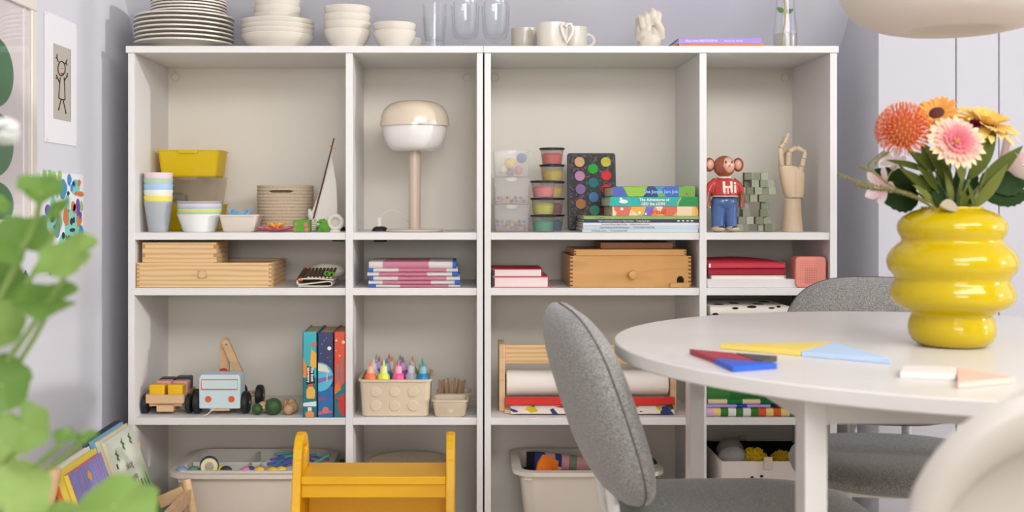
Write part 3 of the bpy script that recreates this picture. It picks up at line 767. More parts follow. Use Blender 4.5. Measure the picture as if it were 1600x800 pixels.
# dough pots
potp = M_clear('clear_pot', (238, 234, 230), 0.14, 0.1, 0.2); lid_m = M('black_lid', (26, 26, 30), 0.3)
def pot(label, px, y, lvl, c, key, group):
    h = 0.0468
    t = thing('dough_pot', label, 'pot', (X(px, y), y, Z1 + lvl * h), group=group)
    B().lathe([(0, 0), (0.0275, 0), (0.033, h - 0.006), (0.032, h - 0.006), (0.0265, 0.0015), (0, 0.0015)], 32).build('cup', potp, t)
    B().lathe([(0, 0.0), (0.034, 0.0), (0.036, 0.001), (0.0362, 0.0048), (0.0345, 0.006), (0, 0.006)], 32).build('lid', lid_m, t, loc=(0, 0, h - 0.006))
    b = B(); pr = [(0, 0.002), (0.0255, 0.002), (0.0295, 0.026)]
    b.lathe(pr + [(0.022, 0.032), (0.008, 0.030), (0, 0.033)], 24); b.build('dough', M('dough_' + key, c, 0.75, var=0.1, bump=0.6, bs=70), t)
back = [('blue', (36, 90, 150)), ('maroon', (150, 60, 76)), ('pale yellow', (236, 210, 96)), ('yellow', (236, 206, 60)), ('red', (236, 84, 84))]
for i, (k, c) in enumerate(back): pot('%s modelling dough in a black lidded pot of the tall stack' % k, 862.5, 0.155, i, c, k, 'tall stack of dough pots')
for i, (k, c) in enumerate((('green', (52, 178, 140)), ('lime', (212, 218, 52)), ('pink', (240, 128, 134)))): pot('%s modelling dough in a black lidded pot of the short stack' % k, 849, 0.07, i, c, k, 'short stack of dough pots')
# paint palette
y0 = 0.20
t = thing('paint_palette', 'black watercolour palette with round paint pans leaning behind the books', 'paint palette', (X(926, y0), y0, Z1 + 0.002), (R(-9), 0, 0))
pw, ph = 0.139, 0.224
splat = M_blotch('splattered_black', [(22, 22, 24), (24, 24, 26), (20, 20, 22), (22, 22, 24), (26, 26, 28), (20, 20, 22), (90, 80, 110), (24, 24, 26), (40, 90, 60), (22, 22, 24), (110, 60, 50)], 190)
B().prism([(x_, z_ + ph / 2) for x_, z_, _ in [(p[0], p[1], 0) for p in rrect(pw, ph, 0.008, 0)]], 0, 0.012).build('tray', black, t, bevel=0.0015)
B().prism([(p[0], p[1] + ph / 2) for p in rrect(pw - 0.010, ph - 0.010, 0.006, 0)], -0.0006, 0.001).build('splattered_face', splat, t)
pans = [((693, 240), (222, 176, 116)), ((785, 288), (22, 168, 28)), ((876, 240), (206, 192, 60)), ((693, 338), (196, 140, 178)), ((786, 385), (0, 110, 116)), ((878, 335), (222, 26, 34)), ((697, 430), (136, 104, 160)), ((787, 485), (66, 120, 170)), ((878, 432), (226, 14, 40)), ((697, 533), (176, 116, 60)), ((792, 577), (46, 140, 110)), ((870, 575), (150, 20, 40))]
for (zx, zy), c in pans:
    px, py = 750 + zx / 4.444, 200 + zy / 4.444
    xx = X(px, y0 + 0.02) - X(926, y0); zz = (Z(py, y0 + 0.02) - Z1) * 1.01
    pn = B().lathe([(0, 0.0012), (0.0125, 0.0012), (0.0145, 0.003), (0.0155, 0.0028), (0.016, 0.0)], 24).build('pan', M('palette_rim', (30, 30, 32), 0.4), t, loc=(xx, 0, zz), rot=(R(90), 0, 0))
    B().lathe([(0, 0.0030), (0.010, 0.0030), (0.0145, 0.0036), (0.0142, 0.0008), (0, 0.0008)], 24).build('paint', M('paint_%d_%d_%d' % c, c, 0.6, var=0.15, vs=60), pn)
# lying books
art = [M_blotch('jungle_cover', [(70, 100, 190), (140, 190, 50), (120, 180, 60), (60, 150, 170), (50, 60, 120), (150, 190, 70)], 22, stretch=(1, 0.2, 0.6)),
       M('turquoise_cover', (24, 176, 166), 0.4, var=0.12, vs=14),
       M_blotch('circus_cover', [(226, 110, 80), (244, 214, 176), (240, 180, 60), (246, 222, 190), (236, 150, 90), (232, 196, 150)], 30, stretch=(1, 0.2, 0.5))]
y = 0.004; z = Z1
thin = [('thin cream book at the bottom of the lying pile', (206, 222, 222), 910, 1091), ('thin pale blue book above the bottom book', (200, 212, 236), 911, 1092), ('thin white book under the navy book', (226, 228, 226), 911, 1092), ('thin navy book with white lettering in the lying pile', (42, 50, 84), 912, 1092), ('thin moss green book under the circus book', (150, 176, 96), 912, 1092)]
names = ['the floating orphan  ...  The Storybook of Ellis', 'Sophia Holmlund & Jan Blixt Bergman        LITTLE AND TOGETHER', 'the Arctic Winter Night Holiday     Sailboat Stories og andet', 'Sophia Holmlund & the Arctic Night Holiday  ·  Sledgedog & Igloo', 'En skogsdag']
for (lab, c, a, b_), nm in zip(thin, names):
    L = (b_ - a) * U(y)
    bk = book(lab, L, 0.24, 0.0088, M('cover_%d_%d_%d' % c, c, 0.5), (X((a + b_) / 2, y), y, z), group='thin lying books', board=0.0012)
    text(nm, 0.0058, lt if c[0] < 60 else M('grey_ink', (120, 124, 130), 0.7), bk, (-L / 2 + 0.02 + random.uniform(0, 0.03), -0.0008, 0.0027), xs=0.9)
    if c[0] < 60:
        for dx in (0.10, 0.112, 0.124, 0.136): B().ell((0, 0, 0), 0.004, 0.0006, 0.0018, 10, 6).build('motif', lt, bk, loc=(dx, -0.0006, 0.0045))
    if c[0] == 150:
        for dx in (-0.13, -0.09): pass
    z += 0.0088
L = (1091.5 - 957) * U(y)
bk = book('orange and cream circus picture book under the lion book', L, 0.23, 0.0258, art[2], (X(1024, y), y, z), group='picture books in the lying pile')
text('circus!', 0.018, M('red_ink', (220, 66, 50), 0.6), bk, (-0.018, -0.0012, 0.006), bold=0.0003)
for dx, c, wd in ((-0.085, (226, 110, 86), 0.035), (-0.036, (240, 180, 60), 0.014), (-0.018, (110, 110, 210), 0.022)):
    B().prism([(dx - wd / 2 - 0.004, 0.001), (dx + wd / 2 - 0.004, 0.001), (dx + wd / 2 + 0.004, 0.0248), (dx - wd / 2 + 0.004, 0.0248)], -0.0009, 0).build('motif', M('print_%d_%d_%d' % c, c, 0.5), bk)
for dx, dz, r in ((-0.090, 0.019, 0.004), (-0.043, 0.009, 0.004), (-0.026, 0.006, 0.003)): B().disc((dx, -0.001, dz), r, 0.0004, 14).build('motif', lt, bk)
z += 0.0258
L = (1091 - 953) * U(y)
bk = book('turquoise picture book about a lion adventure in the lying pile', L, 0.23, 0.0256, art[1], (X(1022, y), y, z), group='picture books in the lying pile')
text('The Adventures of', 0.0105, lt, bk, (-0.040, -0.0012, 0.0145), bold=0.0003)
text('LEO the LION', 0.0105, lt, bk, (-0.034, -0.0012, 0.0035), bold=0.0003)
B().prism([(0.066, 0.001), (0.119, 0.001), (0.119, 0.0245), (0.076, 0.0245), (0.068, 0.015)], -0.0008, 0).build('motif', M('print_green', (30, 140, 60), 0.5), bk)
B().tube([(0.062, -0.001, 0.002), (0.064, -0.001, 0.012), (0.072, -0.001, 0.022)], 0.0016, 6).build('motif', M('print_sand', (226, 200, 120), 0.5), bk)
B().ell((-0.082, -0.0006, 0.013), 0.012, 0.0006, 0.005).ell((-0.089, -0.0006, 0.020), 0.004, 0.0006, 0.004).build('motif', lt, bk)
z += 0.0256
L = (1087 - 959) * U(y)
bk = book('green and blue jungle picture book on top of the lying pile', L, 0.22, 0.0285, art[0], (X(1022, y), y, z), group='picture books in the lying pile')
text('The Jungle Jam Job', 0.0125, M('pale_blue_ink', (150, 196, 240), 0.6), bk, (-0.030, -0.0012, 0.010), bold=0.0004)
B().prism([(-0.110, 0.001), (-0.07, 0.001), (-0.084, 0.027), (-0.110, 0.027)], -0.0008, 0).build('motif', M('print_blue', (70, 96, 186), 0.5), bk)
B().prism([(-0.068, 0.001), (-0.03, 0.001), (-0.02, 0.012), (-0.036, 0.024), (-0.082, 0.027)], -0.0008, 0).build('motif', M('print_lime', (150, 196, 60), 0.5), bk)
B().prism([(0.066, 0.001), (0.108, 0.001), (0.108, 0.027), (0.066, 0.027)], -0.0008, 0).build('motif', M('print_leaf', (112, 170, 60), 0.5), bk)
B().ell((0.088, -0.001, 0.008), 0.004, 0.0006, 0.0035).build('motif', M('print_rose', (200, 80, 110), 0.5), bk)

# --- narrow cell: monkey figure, cube figure, wooden hand
y = 0.07; u = U(y)
t = thing('monkey_figure', 'glazed monkey figurine in a red Hi shirt and blue trousers', 'figurine', (X(1131.5, y), y, Z1), (0, 0, R(6)))
def gl(n, c): return M('glaze_' + n, c, 0.2, coat=0.6, var=0.12, vs=25)
red_g, blue_g, brown_g, skin_g = gl('red', (196, 48, 44)), gl('blue', (70, 104, 160)), gl('brown', (150, 78, 46)), gl('skin', (226, 170, 144))
b = B()
for s_ in (-1, 1): b.tube([(0.019 * s_, 0, 0.010), (0.018 * s_, 0, 0.035), (0.016 * s_, 0, 0.072)], [0.0165, 0.0175, 0.021], 20)
b.ell((0, 0, 0.082), 0.037, 0.028, 0.025, 24, 14)
o = b.build('trousers', blue_g, t); m_ = o.modifiers.new('fuse', 'REMESH'); m_.mode = 'VOXEL'; m_.voxel_size = 0.002; m_.use_smooth_shade = True
b = B(); b.lathe([(0, 0.096), (0.036, 0.096), (0.038, 0.102), (0.035, 0.122), (0.028, 0.142), (0.014, 0.150), (0, 0.150)], 32)
for s_ in (-1, 1): b.tube([(0.022 * s_, 0, 0.138), (0.038 * s_, -0.002, 0.126), (0.046 * s_, -0.004, 0.108)], [0.013, 0.0125, 0.011], 14)
o = b.build('shirt', red_g, t); m_ = o.modifiers.new('fuse', 'REMESH'); m_.mode = 'VOXEL'; m_.voxel_size = 0.002; m_.use_smooth_shade = True
B().lathe([(0.034, 0.0955), (0.0385, 0.0965), (0.0385, 0.0985), (0.034, 0.0995)], 32).build('shirt_hem', gl('cream', (236, 220, 196)), t)
B().lathe([(0.012, 0.149), (0.021, 0.147), (0.021, 0.151), (0.012, 0.152)], 28).build('collar', gl('cream', (236, 220, 196)), t)
for s_ in (-1, 1):
    B().tube([(0.046 * s_, -0.004, 0.110), (0.049 * s_, -0.004, 0.09), (0.047 * s_, -0.005, 0.066)], [0.0085, 0.008, 0.0085], 14).build('arm', brown_g, t)
    b = B(); b.ell((0.020 * s_, -0.010, 0.0085), 0.0185, 0.026, 0.0085); b.build('shoe', gl('shoe', (222, 196, 164)), t)
    B().tube([(0.010 * s_, -0.033, 0.0105), (0.016 * s_, -0.0345, 0.0145), (0.024 * s_, -0.033, 0.0105), (0.028 * s_, -0.029, 0.0135), (0.020 * s_, -0.032, 0.016), (0.012 * s_, -0.033, 0.014)], 0.0012, 6).build('shoe_stripe', gl('black', (26, 22, 22)), t)
b = B(); b.ell((0, 0, 0.179), 0.030, 0.027, 0.030, 28, 16)
b.build('head', brown_g, t)
b = B(); b.ell((0.004, -0.0105, 0.181), 0.0205, 0.0195, 0.0235, 24, 14); b.build('face', skin_g, t)
for s_ in (-1, 1):
    e = B().ell((0.041 * s_, 0.004, 0.184), 0.0155, 0.008, 0.0195, 20, 12).build('ear', brown_g, t)
    B().ell((0.039 * s_, -0.0005, 0.184), 0.0105, 0.006, 0.0135, 18, 10).build('inner_ear', skin_g, e)
    B().ell((0.004 + 0.0085 * s_, -0.0275, 0.190), 0.0022, 0.0015, 0.0042, 12, 8).build('eye', gl('black', (26, 22, 22)), t)
B().ell((0.005, -0.0298, 0.1815), 0.0018, 0.001, 0.0012).build('nose', gl('black', (26, 22, 22)), t)
B().tube([(0.002, -0.0295, 0.1775), (0.005, -0.0298, 0.1770), (0.008, -0.0292, 0.1775)], 0.0007, 6).build('mouth', gl('black', (26, 22, 22)), t)
text('Hi', 0.043, gl('cream', (236, 220, 196)), t, (-0.0175, -0.0305, 0.107), (R(84), 0, 0), ext=0.006, bold=0.0011)
# cube figure
cubem = [M('sage_cube_%d' % i, c, 0.7, var=0.06) for i, c in enumerate(((172, 176, 152), (150, 156, 132), (186, 190, 166), (134, 138, 112)))]
y = 0.118
cx0 = X(1179, y)
t = thing('cube_figure', 'blocky figure of small sage green wooden cubes on two legs', 'figurine', (cx0, y, Z1))
cubes = [(295, 702, 0), (333, 702, 0), (440, 702, .5), (475, 702, 0), (500, 702, 1), (312, 658, 0), (358, 660, 0), (420, 660, 0), (465, 658, .6), (338, 612, 0), (325, 612, 1), (450, 614, 0), (330, 570, .4), (455, 568, .6), (312, 524, .5), (335, 524, 0), (385, 524, 0), (443, 522, 0), (310, 480, 0), (362, 480, 0), (415, 480, 0), (458, 480, .4), (498, 482, .5), (350, 435, .8), (393, 435, 0), (450, 433, 0), (490, 436, .7), (350, 388, 0), (362, 388, .8), (405, 390, .9), (455, 385, .8), (385, 480, 1), (385, 435, .9), (400, 524, 1)]
rows = {702: 0, 658: 1, 660: 1, 612: 2, 614: 2, 570: 3, 568: 3, 524: 4, 522: 4, 480: 5, 482: 5, 435: 6, 433: 6, 436: 6, 388: 7, 390: 7, 385: 7}
cs = 0.0205; cubeme = None
for i, (zx, zy, dep) in enumerate(cubes):
    px = 1080 + zx / 4.0
    yy = dep * 0.022
    o = B().box(-cs / 2, cs / 2, -cs / 2, cs / 2, 0, cs).build('cube', cubem[i % 4], t, loc=(X(px, y + yy) - cx0, yy, rows[zy] * cs * 0.998), rot=(0, 0, R(random.uniform(-7, 7))), bevel=0.0006, seg=1)
# jointed wooden hand
y = 0.10; hx = X(1238, y); u = U(y)
t = thing('wooden_hand', 'jointed wooden artist hand making an okay sign', 'artist hand', (hx, y, Z1))
hw = M_wood('pale_maple', (222, 196, 164), (208, 180, 146), 12, axis='Z', rough=0.5)
def HP(zx, zy, yy=0.0): return Vector((X(1080 + zx / 4.0, y) - hx, yy, Z(180 + zy / 4.0, y) - Z1))
B().lathe([(0, 0), (0.029, 0), (0.0285, 0.004), (0.024, 0.06), (0.0235, 0.088), (0.021, 0.091), (0, 0.091)], 32).build('wrist', hw, t)
pl = []
for (zl, zr, zy, th) in ((588, 698, 514, 0.020), (576, 702, 490, 0.021), (562, 706, 430, 0.020), (552, 708, 370, 0.018), (546, 700, 335, 0.014), (543, 640, 316, 0.011)):
    a, c = HP(zl, zy), HP(zr, zy); cxx = (a.x + c.x) / 2; rx = (c.x - a.x) / 2
    pl.append([(cxx + rx * math.copysign(abs(math.cos(q)) ** 0.8, math.cos(q)), th * math.copysign(abs(math.sin(q)) ** 0.8, math.sin(q)), a.z) for q in [2 * math.pi * k / 24 for k in range(24)]])
B().loft(pl).build('palm', hw, t)
def finger(pts, rad):
    for i in range(len(pts) - 1):
        a, c = pts[i], pts[i + 1]
        d = (c - a)
        r0, r1 = rad[i], rad[i + 1]
        B().tube([a + d * 0.0, a + d * 0.06, a + d * 0.5, a + d * 0.94, c], [r0 * 0.7, r0, (r0 + r1) / 2, r1, r1 * 0.7], 12).build('finger_segment', hw, t)
finger([HP(560, 318, -0.008), HP(548, 205, -0.010), HP(575, 180, -0.01), HP(600, 115, -0.012)], [0.0075, 0.0072, 0.0066, 0.0045])
finger([HP(575, 318, 0.004), HP(575, 250, 0.008), HP(570, 200, 0.01), HP(590, 130, 0.012)], [0.0075, 0.007, 0.0064, 0.0045])
finger([HP(600, 316, -0.004), HP(605, 230, -0.010), HP(648, 203, -0.016), HP(704, 234, -0.018)], [0.0078, 0.0074, 0.0066, 0.0050])
finger([HP(618, 316, 0.010), HP(612, 262, 0.012), HP(606, 225, 0.01), HP(640, 210, 0.004)], [0.0074, 0.007, 0.0062, 0.005])
finger([HP(672, 362, -0.006), HP(684, 318, -0.012), HP(692, 270, -0.016), HP(700, 232, -0.018)], [0.0085, 0.008, 0.0068, 0.0050])
# ================================================================ second shelf (z = 0.751)
def dovetail_box(name, label, w_, d, h, loc, mat, group=None, joints=5, lid=True, cat='box', dark=None):
    t = thing(name, label, cat, loc, group=group)
    th = 0.008
    B().box(-w_ / 2, w_ / 2, 0, th, 0, h).build('front', mat, t, bevel=0.001)
    B().box(-w_ / 2, w_ / 2, d - th, d, 0, h).build('back', mat, t, bevel=0.001)
    for s_ in (-1, 1):
        B().box(*sorted((s_ * w_ / 2, s_ * (w_ / 2 - th))), th, d - th, 0, h).build('side', mat, t)
    B().box(-w_ / 2 + th, w_ / 2 - th, th, d - th, 0.0, 0.006).build('bottom', mat, t)
    dk = dark or M('end_grain', (184, 138, 92), 0.6)
    for s_ in (-1, 1):
        for i in range(joints):
            zc = h * (i + 0.5) / joints
            B().box(*sorted((s_ * (w_ / 2 + 0.0002), s_ * (w_ / 2 - th))), -0.0003, 0.002, zc - h / joints * 0.22, zc + h / joints * 0.22).build('dovetail', dk, t)
    return t
y = 0.012
bw = (422 - 211) * U(y)
big = dovetail_box('wooden_box', 'long open pine box with a round label plate', bw, 0.24, 0.067, (X(211, y) + bw / 2 + 0.004, y, Z2), pine, joints=6)
cxp = X(315, y) - (X(211, y) + bw / 2 + 0.002)
pl = B().box(-0.0125, 0.0125, -0.001, 0.001, -0.011, 0.011).build('label_plate', M('pinkish_metal', (196, 160, 134), 0.35, metal=0.3), big, loc=(cxp, 0, 0.036), bevel=0.001)
B().lathe([(0, 0.006), (0.0095, 0.006), (0.0105, 0.003), (0.0105, 0)], 28).build('round_knob', wood, pl, rot=(R(90), 0, 0))
for sx in (-1, 1):
    for sz in (-1, 1): B().disc((0.0105 * sx, -0.0012, 0.009 * sz), 0.0011, 0.0004, 10).build('screw', M('steel', (170, 170, 170), 0.3, metal=0.9), pl)
y = 0.0225
sw = (338 - 222) * U(y)
dovetail_box('wooden_box', 'smaller pine box standing in the long pine box', sw, 0.15, Z(379, y) - Z2 - 0.006, (X(280.2, y), y, Z2 + 0.0064), pine, joints=5)
# folded craft roll
felt_w = M('cream_wool_felt', (222, 212, 196), 0.95, bump=0.5, bs=300)
y = 0.02
t = thing('craft_roll', 'folded cream felt roll holding dark wooden pegs', 'craft roll', (X(492, y), y, Z2))
path = [(-0.045, 0, 0.004), (0.035, 0, 0.0035), (0.045, 0, 0.010), (0.038, 0, 0.016), (0.0, 0, 0.012), (-0.04, 0, 0.008), (-0.048, 0, 0.014), (-0.04, 0, 0.022), (0.0, 0, 0.024), (0.05, 0, 0.020)]
def sheet(path, y0, y1, th, mat, name, parent):
    loops = []
    n = len(path)
    up = []; 
    for i, p in enumerate(path):
        a = Vector(path[max(0, i - 1)]); c = Vector(path[min(n - 1, i + 1)]); d = (c - a).normalized(); up.append(Vector((-d.z, 0, d.x)))
    for s_ in (1,):
        L = [[(p[0] + q.x * th, yy, p[2] + q.z * th) for p, q in zip(path, up)] + [(p[0] - q.x * th, yy, p[2] - q.z * th) for p, q in reversed(list(zip(path, up)))] for yy in (y0, y1)]
    return B().loft(L).build(name, mat, parent, angle=60)
def smooth_path(p, k=4):
    out = []
    for i in range(len(p) - 1):
        p0, p1, p2, p3 = Vector(p[max(0, i - 1)]), Vector(p[i]), Vector(p[i + 1]), Vector(p[min(len(p) - 1, i + 2)])
        for j in range(k):
            s_ = j / k
            out.append(tuple(0.5 * ((2 * p1) + (p2 - p0) * s_ + (2 * p0 - 5 * p1 + 4 * p2 - p3) * s_ ** 2 + (3 * p1 - p0 - 3 * p2 + p3) * s_ ** 3)))
    return out + [tuple(p[-1])]
sheet(smooth_path(path), 0, 0.15, 0.0015, felt_w, 'felt', t)
b = B(); b.ell((0.022, 0.10, 0.038), 0.052, 0.05, 0.022); b.build('felt_bulge', felt_w, t)
dk = M('dark_walnut', (72, 56, 44), 0.7); 
for i in range(9):
    xx = -0.034 + i * 0.010
    p = B().tube([(xx - 0.004, 0.008, 0.028), (xx + 0.004, 0.05, 0.048)], 0.0038, 8).build('peg', dk, t)
    if i > 1: B().ell((xx - 0.004, 0.006, 0.026), 0.0038, 0.003, 0.003).build('peg_tip', wood, p)
for xx, c in ((-0.046, (196, 30, 40)), (-0.038, (214, 120, 40))):
    p = B().tube([(xx, 0.006, 0.022), (xx + 0.012, 0.05, 0.046)], 0.0042, 8).build('peg', dk, t)
    m_ = M('peg_%d' % c[0], c, 0.6)
    B().ell((xx, 0.004, 0.021), 0.0048).build('peg_tip', m_, p); B().ell((xx + 0.012, 0.05, 0.047), 0.0045).build('peg_tip', m_, p)
for xx, zz in ((0.032, 0.037), (0.043, 0.035)):
    rg = [[((0.007 + 0.0028 * math.cos(q)) * math.cos(a) + xx, 0.012 + 0.0028 * math.sin(q), zz + (0.005 + 0.002 * math.cos(q)) * math.sin(a)) for q in [2 * math.pi * k / 8 for k in range(8)]] for a in [2 * math.pi * j / 20 for j in range(21)]]
    B().loft(rg, False, False).build('felt_ring', gfelt, t)
# folded towels
tw, tp, tb = M('white_weave', (222, 214, 208), 0.95, bump=0.6, bs=500, var=0.08, vs=200), M('pink_weave', (206, 130, 152), 0.95, bump=0.6, bs=500, var=0.1, vs=200), M('blue_trim', (52, 110, 206), 0.9, bump=0.5, bs=400)
rowsT = [((265, 345, 620, 1170, 1300), 'bwpw', 485, 517), ((260, 420, 970, 1240, 1300), 'wpwb', 440, 485), ((270, 315, 595, 1145, 1300), 'bwpw', 392, 440), ((245, 375, 925, 1210, 1280), 'wpwb', 345, 392), ((255, 315, 600, 1145, 1275), 'bwpw', 300, 345), ((265, 420, 945, 1215, 1255), 'wpwb', 225, 300)]
y = 0.02; z = Z2
for i, (xs_, k, za, zb_) in enumerate(rowsT):
    h = (zb_ - za) / 7.273 * U(y)
    x0 = X(540 + xs_[0] / 7.273, y); x1 = X(540 + xs_[-1] / 7.273, y); xc = (x0 + x1) / 2
    t = thing('folded_towel', 'folded pink and white towel with blue trim, %s' % ('lowest of the pile', 'second from the bottom of the pile', 'third from the bottom of the pile', 'third from the top of the pile', 'second from the top of the pile', 'topmost of the pile')[i], 'towel', (xc, y, z), group='folded towels in a pile')
    for a, c, kk in zip(xs_, xs_[1:], k):
        xa, xb_ = X(540 + a / 7.273, y) - xc, X(540 + c / 7.273, y) - xc
        e = 0.0008 if kk == 'b' else 0
        b = B(); b.loft([[(xx, yy * 1.0, zz) for yy, zz in [(0.004 - e, 0.0003), (0.0 - e, h * 0.3), (0.0 - e, h * 0.7), (0.004 - e, h - 0.0002), (0.196, h), (0.2, h * 0.7), (0.2, h * 0.3), (0.196, 0.0)]] for xx in (xa, xb_)])
        b.build({'w': 'white_band', 'p': 'pink_band', 'b': 'blue_band'}[kk], {'w': tw, 'p': tp, 'b': tb}[kk], t, angle=50)
    z += h
# pink notebooks with pages towards the room
crim = M('crimson_cloth', (176, 28, 56), 0.6); rosy = M('rose_cloth', (226, 90, 120), 0.6)
def notebook(label, px0, px1, y, z, h, dp, mat, page, group=None, rot=0.0):
    L = (px1 - px0) * U(y)
    t = thing('notebook', label, 'notebook', ((X(px0, y) + X(px1, y)) / 2, y, z), (0, 0, rot), group)
    r = 0.004
    def slab(z0, z1, inset=0.0):
        return B().loft([rrect(L - inset, dp - inset, r, z0, cx=0, cy=dp / 2), rrect(L - inset, dp - inset, r, z1, cx=0, cy=dp / 2)])
    slab(0, 0.0018).build('cover', mat, t); slab(h - 0.0018, h).build('cover', mat, t)
    B().loft([rrect(L - 0.005, dp - 0.004, 0.003, 0.0018, cx=-0.001, cy=dp / 2), rrect(L - 0.005, dp - 0.004, 0.003, h - 0.0018, cx=-0.001, cy=dp / 2)]).build('pages', page, t)
    B().box(L / 2 - 0.0016, L / 2 + 0.0002, 0.004, dp - 0.004, 0.001, h - 0.001).build('spine', mat, t)
    return t
ppage = M('blush_pages', (240, 222, 216), 0.85, var=0.03)
n1 = notebook('rose edged notebook under the crimson notebook', 769, 858, 0.02, Z2, 0.0288, 0.2, rosy, ppage)
n2 = notebook('crimson notebook lying on the rose edged notebook', 769, 848, 0.02, Z2 + 0.0288, 0.0215, 0.17, crim, ppage)
for n_, h, hl in ((n1, 0.0288, 0.0768), (n2, 0.0215, 0.0682)):
    B().box(-hl, -hl + 0.007, -0.0006, 0.003, 0.003, h - 0.003).build('elastic', black, n_)
# wooden chest
y = 0.025
cw = (1080 - 890.5) * U(y); ch = Z(400, y) - Z2; cxm = (X(890.5, y) + X(1080, y)) / 2
chest = dovetail_box('wooden_chest', 'honey coloured wooden chest with a turned knob and mouse hole', cw, 0.27, ch, (cxm, y, Z2), oak, joints=8, cat='chest', dark=M('dark_dovetail', (120, 66, 26), 0.6))
kx, kz = X(987, y) - cxm, Z(429, y) - Z2
B().lathe([(0, 0.0), (0.006, 0.0), (0.005, 0.006), (0.0115, 0.012), (0.0125, 0.017), (0.010, 0.022), (0, 0.0235)], 28).build('knob', oak, chest, loc=(kx, 0, kz), rot=(R(90), 0, 0))
hxp = X(1063, y) - cxm
B().prism([(hxp + 0.0095 * math.cos(R(a)), 0.020 + 0.0105 * math.sin(R(a))) for a in range(0, 181, 15)] + [(hxp - 0.0095, 0.013), (hxp + 0.0095, 0.013)], -0.0006, 0.002).build('mouse_hole', M('hole_black', (14, 11, 9), 0.9), chest)
B().box(X(1046, y) - cxm, X(1076, y) - cxm, -0.012, 0.0, 0.0, 0.0125).build('ledge', oak, chest, bevel=0.001)
lx0, lx1 = X(897, y) - cxm, X(1073, y) - cxm
B().box(lx0, lx1, 0.002, 0.22, ch, ch + 0.0175).build('lid', oak, chest, bevel=0.0012)
B().box(-cw / 2 + 0.006, cw / 2 - 0.006, 0.006, 0.26, ch - 0.004, ch).build('lid_panel', oak, chest)
for s_, xx in ((1, lx0), (-1, lx1)):
    for zz in (0.003, 0.010): B().box(*sorted((xx - s_ * 0.0003, xx + s_ * 0.006)), 0.0016, 0.003, ch + zz, ch + zz + 0.004).build('dovetail', M('dark_dovetail', (120, 66, 26), 0.6), chest)
y2 = 0.10
tag(B().box((939 - 1052) / 2 * U(y2), (1052 - 939) / 2 * U(y2), 0, 0.13, 0, 0.0165).build('wooden_tray', M_wood('brown_wood', (186, 126, 70), (160, 100, 52), 8), loc=(X(995, y2), y2, Z2 + ch + 0.0175), bevel=0.001), 'flat brown wooden tray lying upside down on the chest', 'tray')
# red notebooks, paper box, speaker
y = 0.015; z = Z2
L = (1246 - 1105) * U(y)
tag(B().loft([rrect(L, 0.25, 0.002, 0.0, cy=0.125), rrect(L + 0.002, 0.25, 0.002, 0.0225, cy=0.125)]).build('paper_ream', M('paper_stack_edges', (226, 220, 220), 0.85, var=0.04, vs=200), loc=((X(1105, y) + X(1246, y)) / 2 + 0.001, y, z)), 'pale stack of loose paper under the red notebooks', 'paper')
z += 0.0225; y = 0.02
nb = notebook('thin cream notebook between the paper and red notebooks', 1111, 1228, y, z, 0.010, 0.2, M('cream_cover', (236, 226, 200), 0.6), paper); z += 0.010
L = (1227 - 1107) * U(y)
for lab, c, h in (('deep crimson folder under the brighter red folder', (160, 8, 44), 0.0185), ('red fabric folder on top of the notebooks', (196, 48, 66), 0.0165)):
    b = B(); b.loft([[(xx, yy, zz) for yy, zz in ((0.0, 0.002), (0.0, h - 0.003), (0.004, h), (0.19, h + (0.006 if c[0] == 196 else 0.0) * bulge), (0.194, h * 0.5), (0.19, 0.0), (0.004, 0.0))] for xx, bulge in ((-L / 2, 0.2), (-L / 4, 0.8), (0, 1.2), (L / 4, 0.8), (L / 2, 0.0))])
    fo = tag(b.build('folder', M('folder_%d' % c[0], c, 0.65, bump=0.2, bs=300), loc=(X(1167, y), y, z), angle=50), lab, 'folder')
    if c[0] == 196: B().box(-L / 2 + 0.001, -L / 2 + 0.006, -0.0005, 0.002, 0.003, 0.013).build('tag', lt, fo)
    z += h
y = 0.010; s_ = 48.5 * U(y)
t = thing('speaker', 'small salmon pink cube speaker with a grid of holes', 'speaker', (X(1267, y), y, Z2))
salm = M('salmon_plastic', (230, 140, 124), 0.5)
B().prism([(p[0], p[1] + s_ / 2) for p in rrect(s_, s_, 0.011, 0, 5)], 0, 0.05).build('body', salm, t, bevel=0.004, seg=3)
b = B()
for i in range(13):
    for j in range(13):
        r = 0.0012 if 2 < i < 10 and j < 9 else 0.0006
        b.disc(((i - 6) * 0.0047, -0.0001, s_ / 2 + (j - 6) * 0.0047), r, 0.0003, 6)
tag(b.build('hole_grid', M('hole_brown', (110, 56, 48), 0.8), t), kind='stuff')

# ================================================================ third shelf (z = 0.403)
# --- toy lorry with crane
lb = M('pale_blue_lacquer', (208, 226, 230), 0.4, var=0.01); orng = M('orange_red_paint', (222, 92, 50), 0.5)
tyre = M('black_wheel', (26, 27, 30), 0.45)
def wheel(parent, x_, y_, z_, r, w2):
    w0 = B().lathe([(0, -w2), (r * 0.8, -w2), (r, -w2 * 0.6), (r, w2 * 0.6), (r * 0.8, w2), (0, w2)], 28).build('wheel', tyre, parent, loc=(x_, y_, z_), rot=(0, R(90), 0))
    B().lathe([(0, w2 + 0.001), (0.004, w2 + 0.001), (0.004, -w2 - 0.001), (0, -w2 - 0.001)], 12).build('hub', wood, w0)
y = 0.035; cx_ = X(343, y)
t = thing('toy_lorry', 'pale blue toy lorry with a wooden crane arm', 'toy lorry', (cx_, y, Z3))
cw_, cz0, cz1 = 0.112, 0.018, 0.110
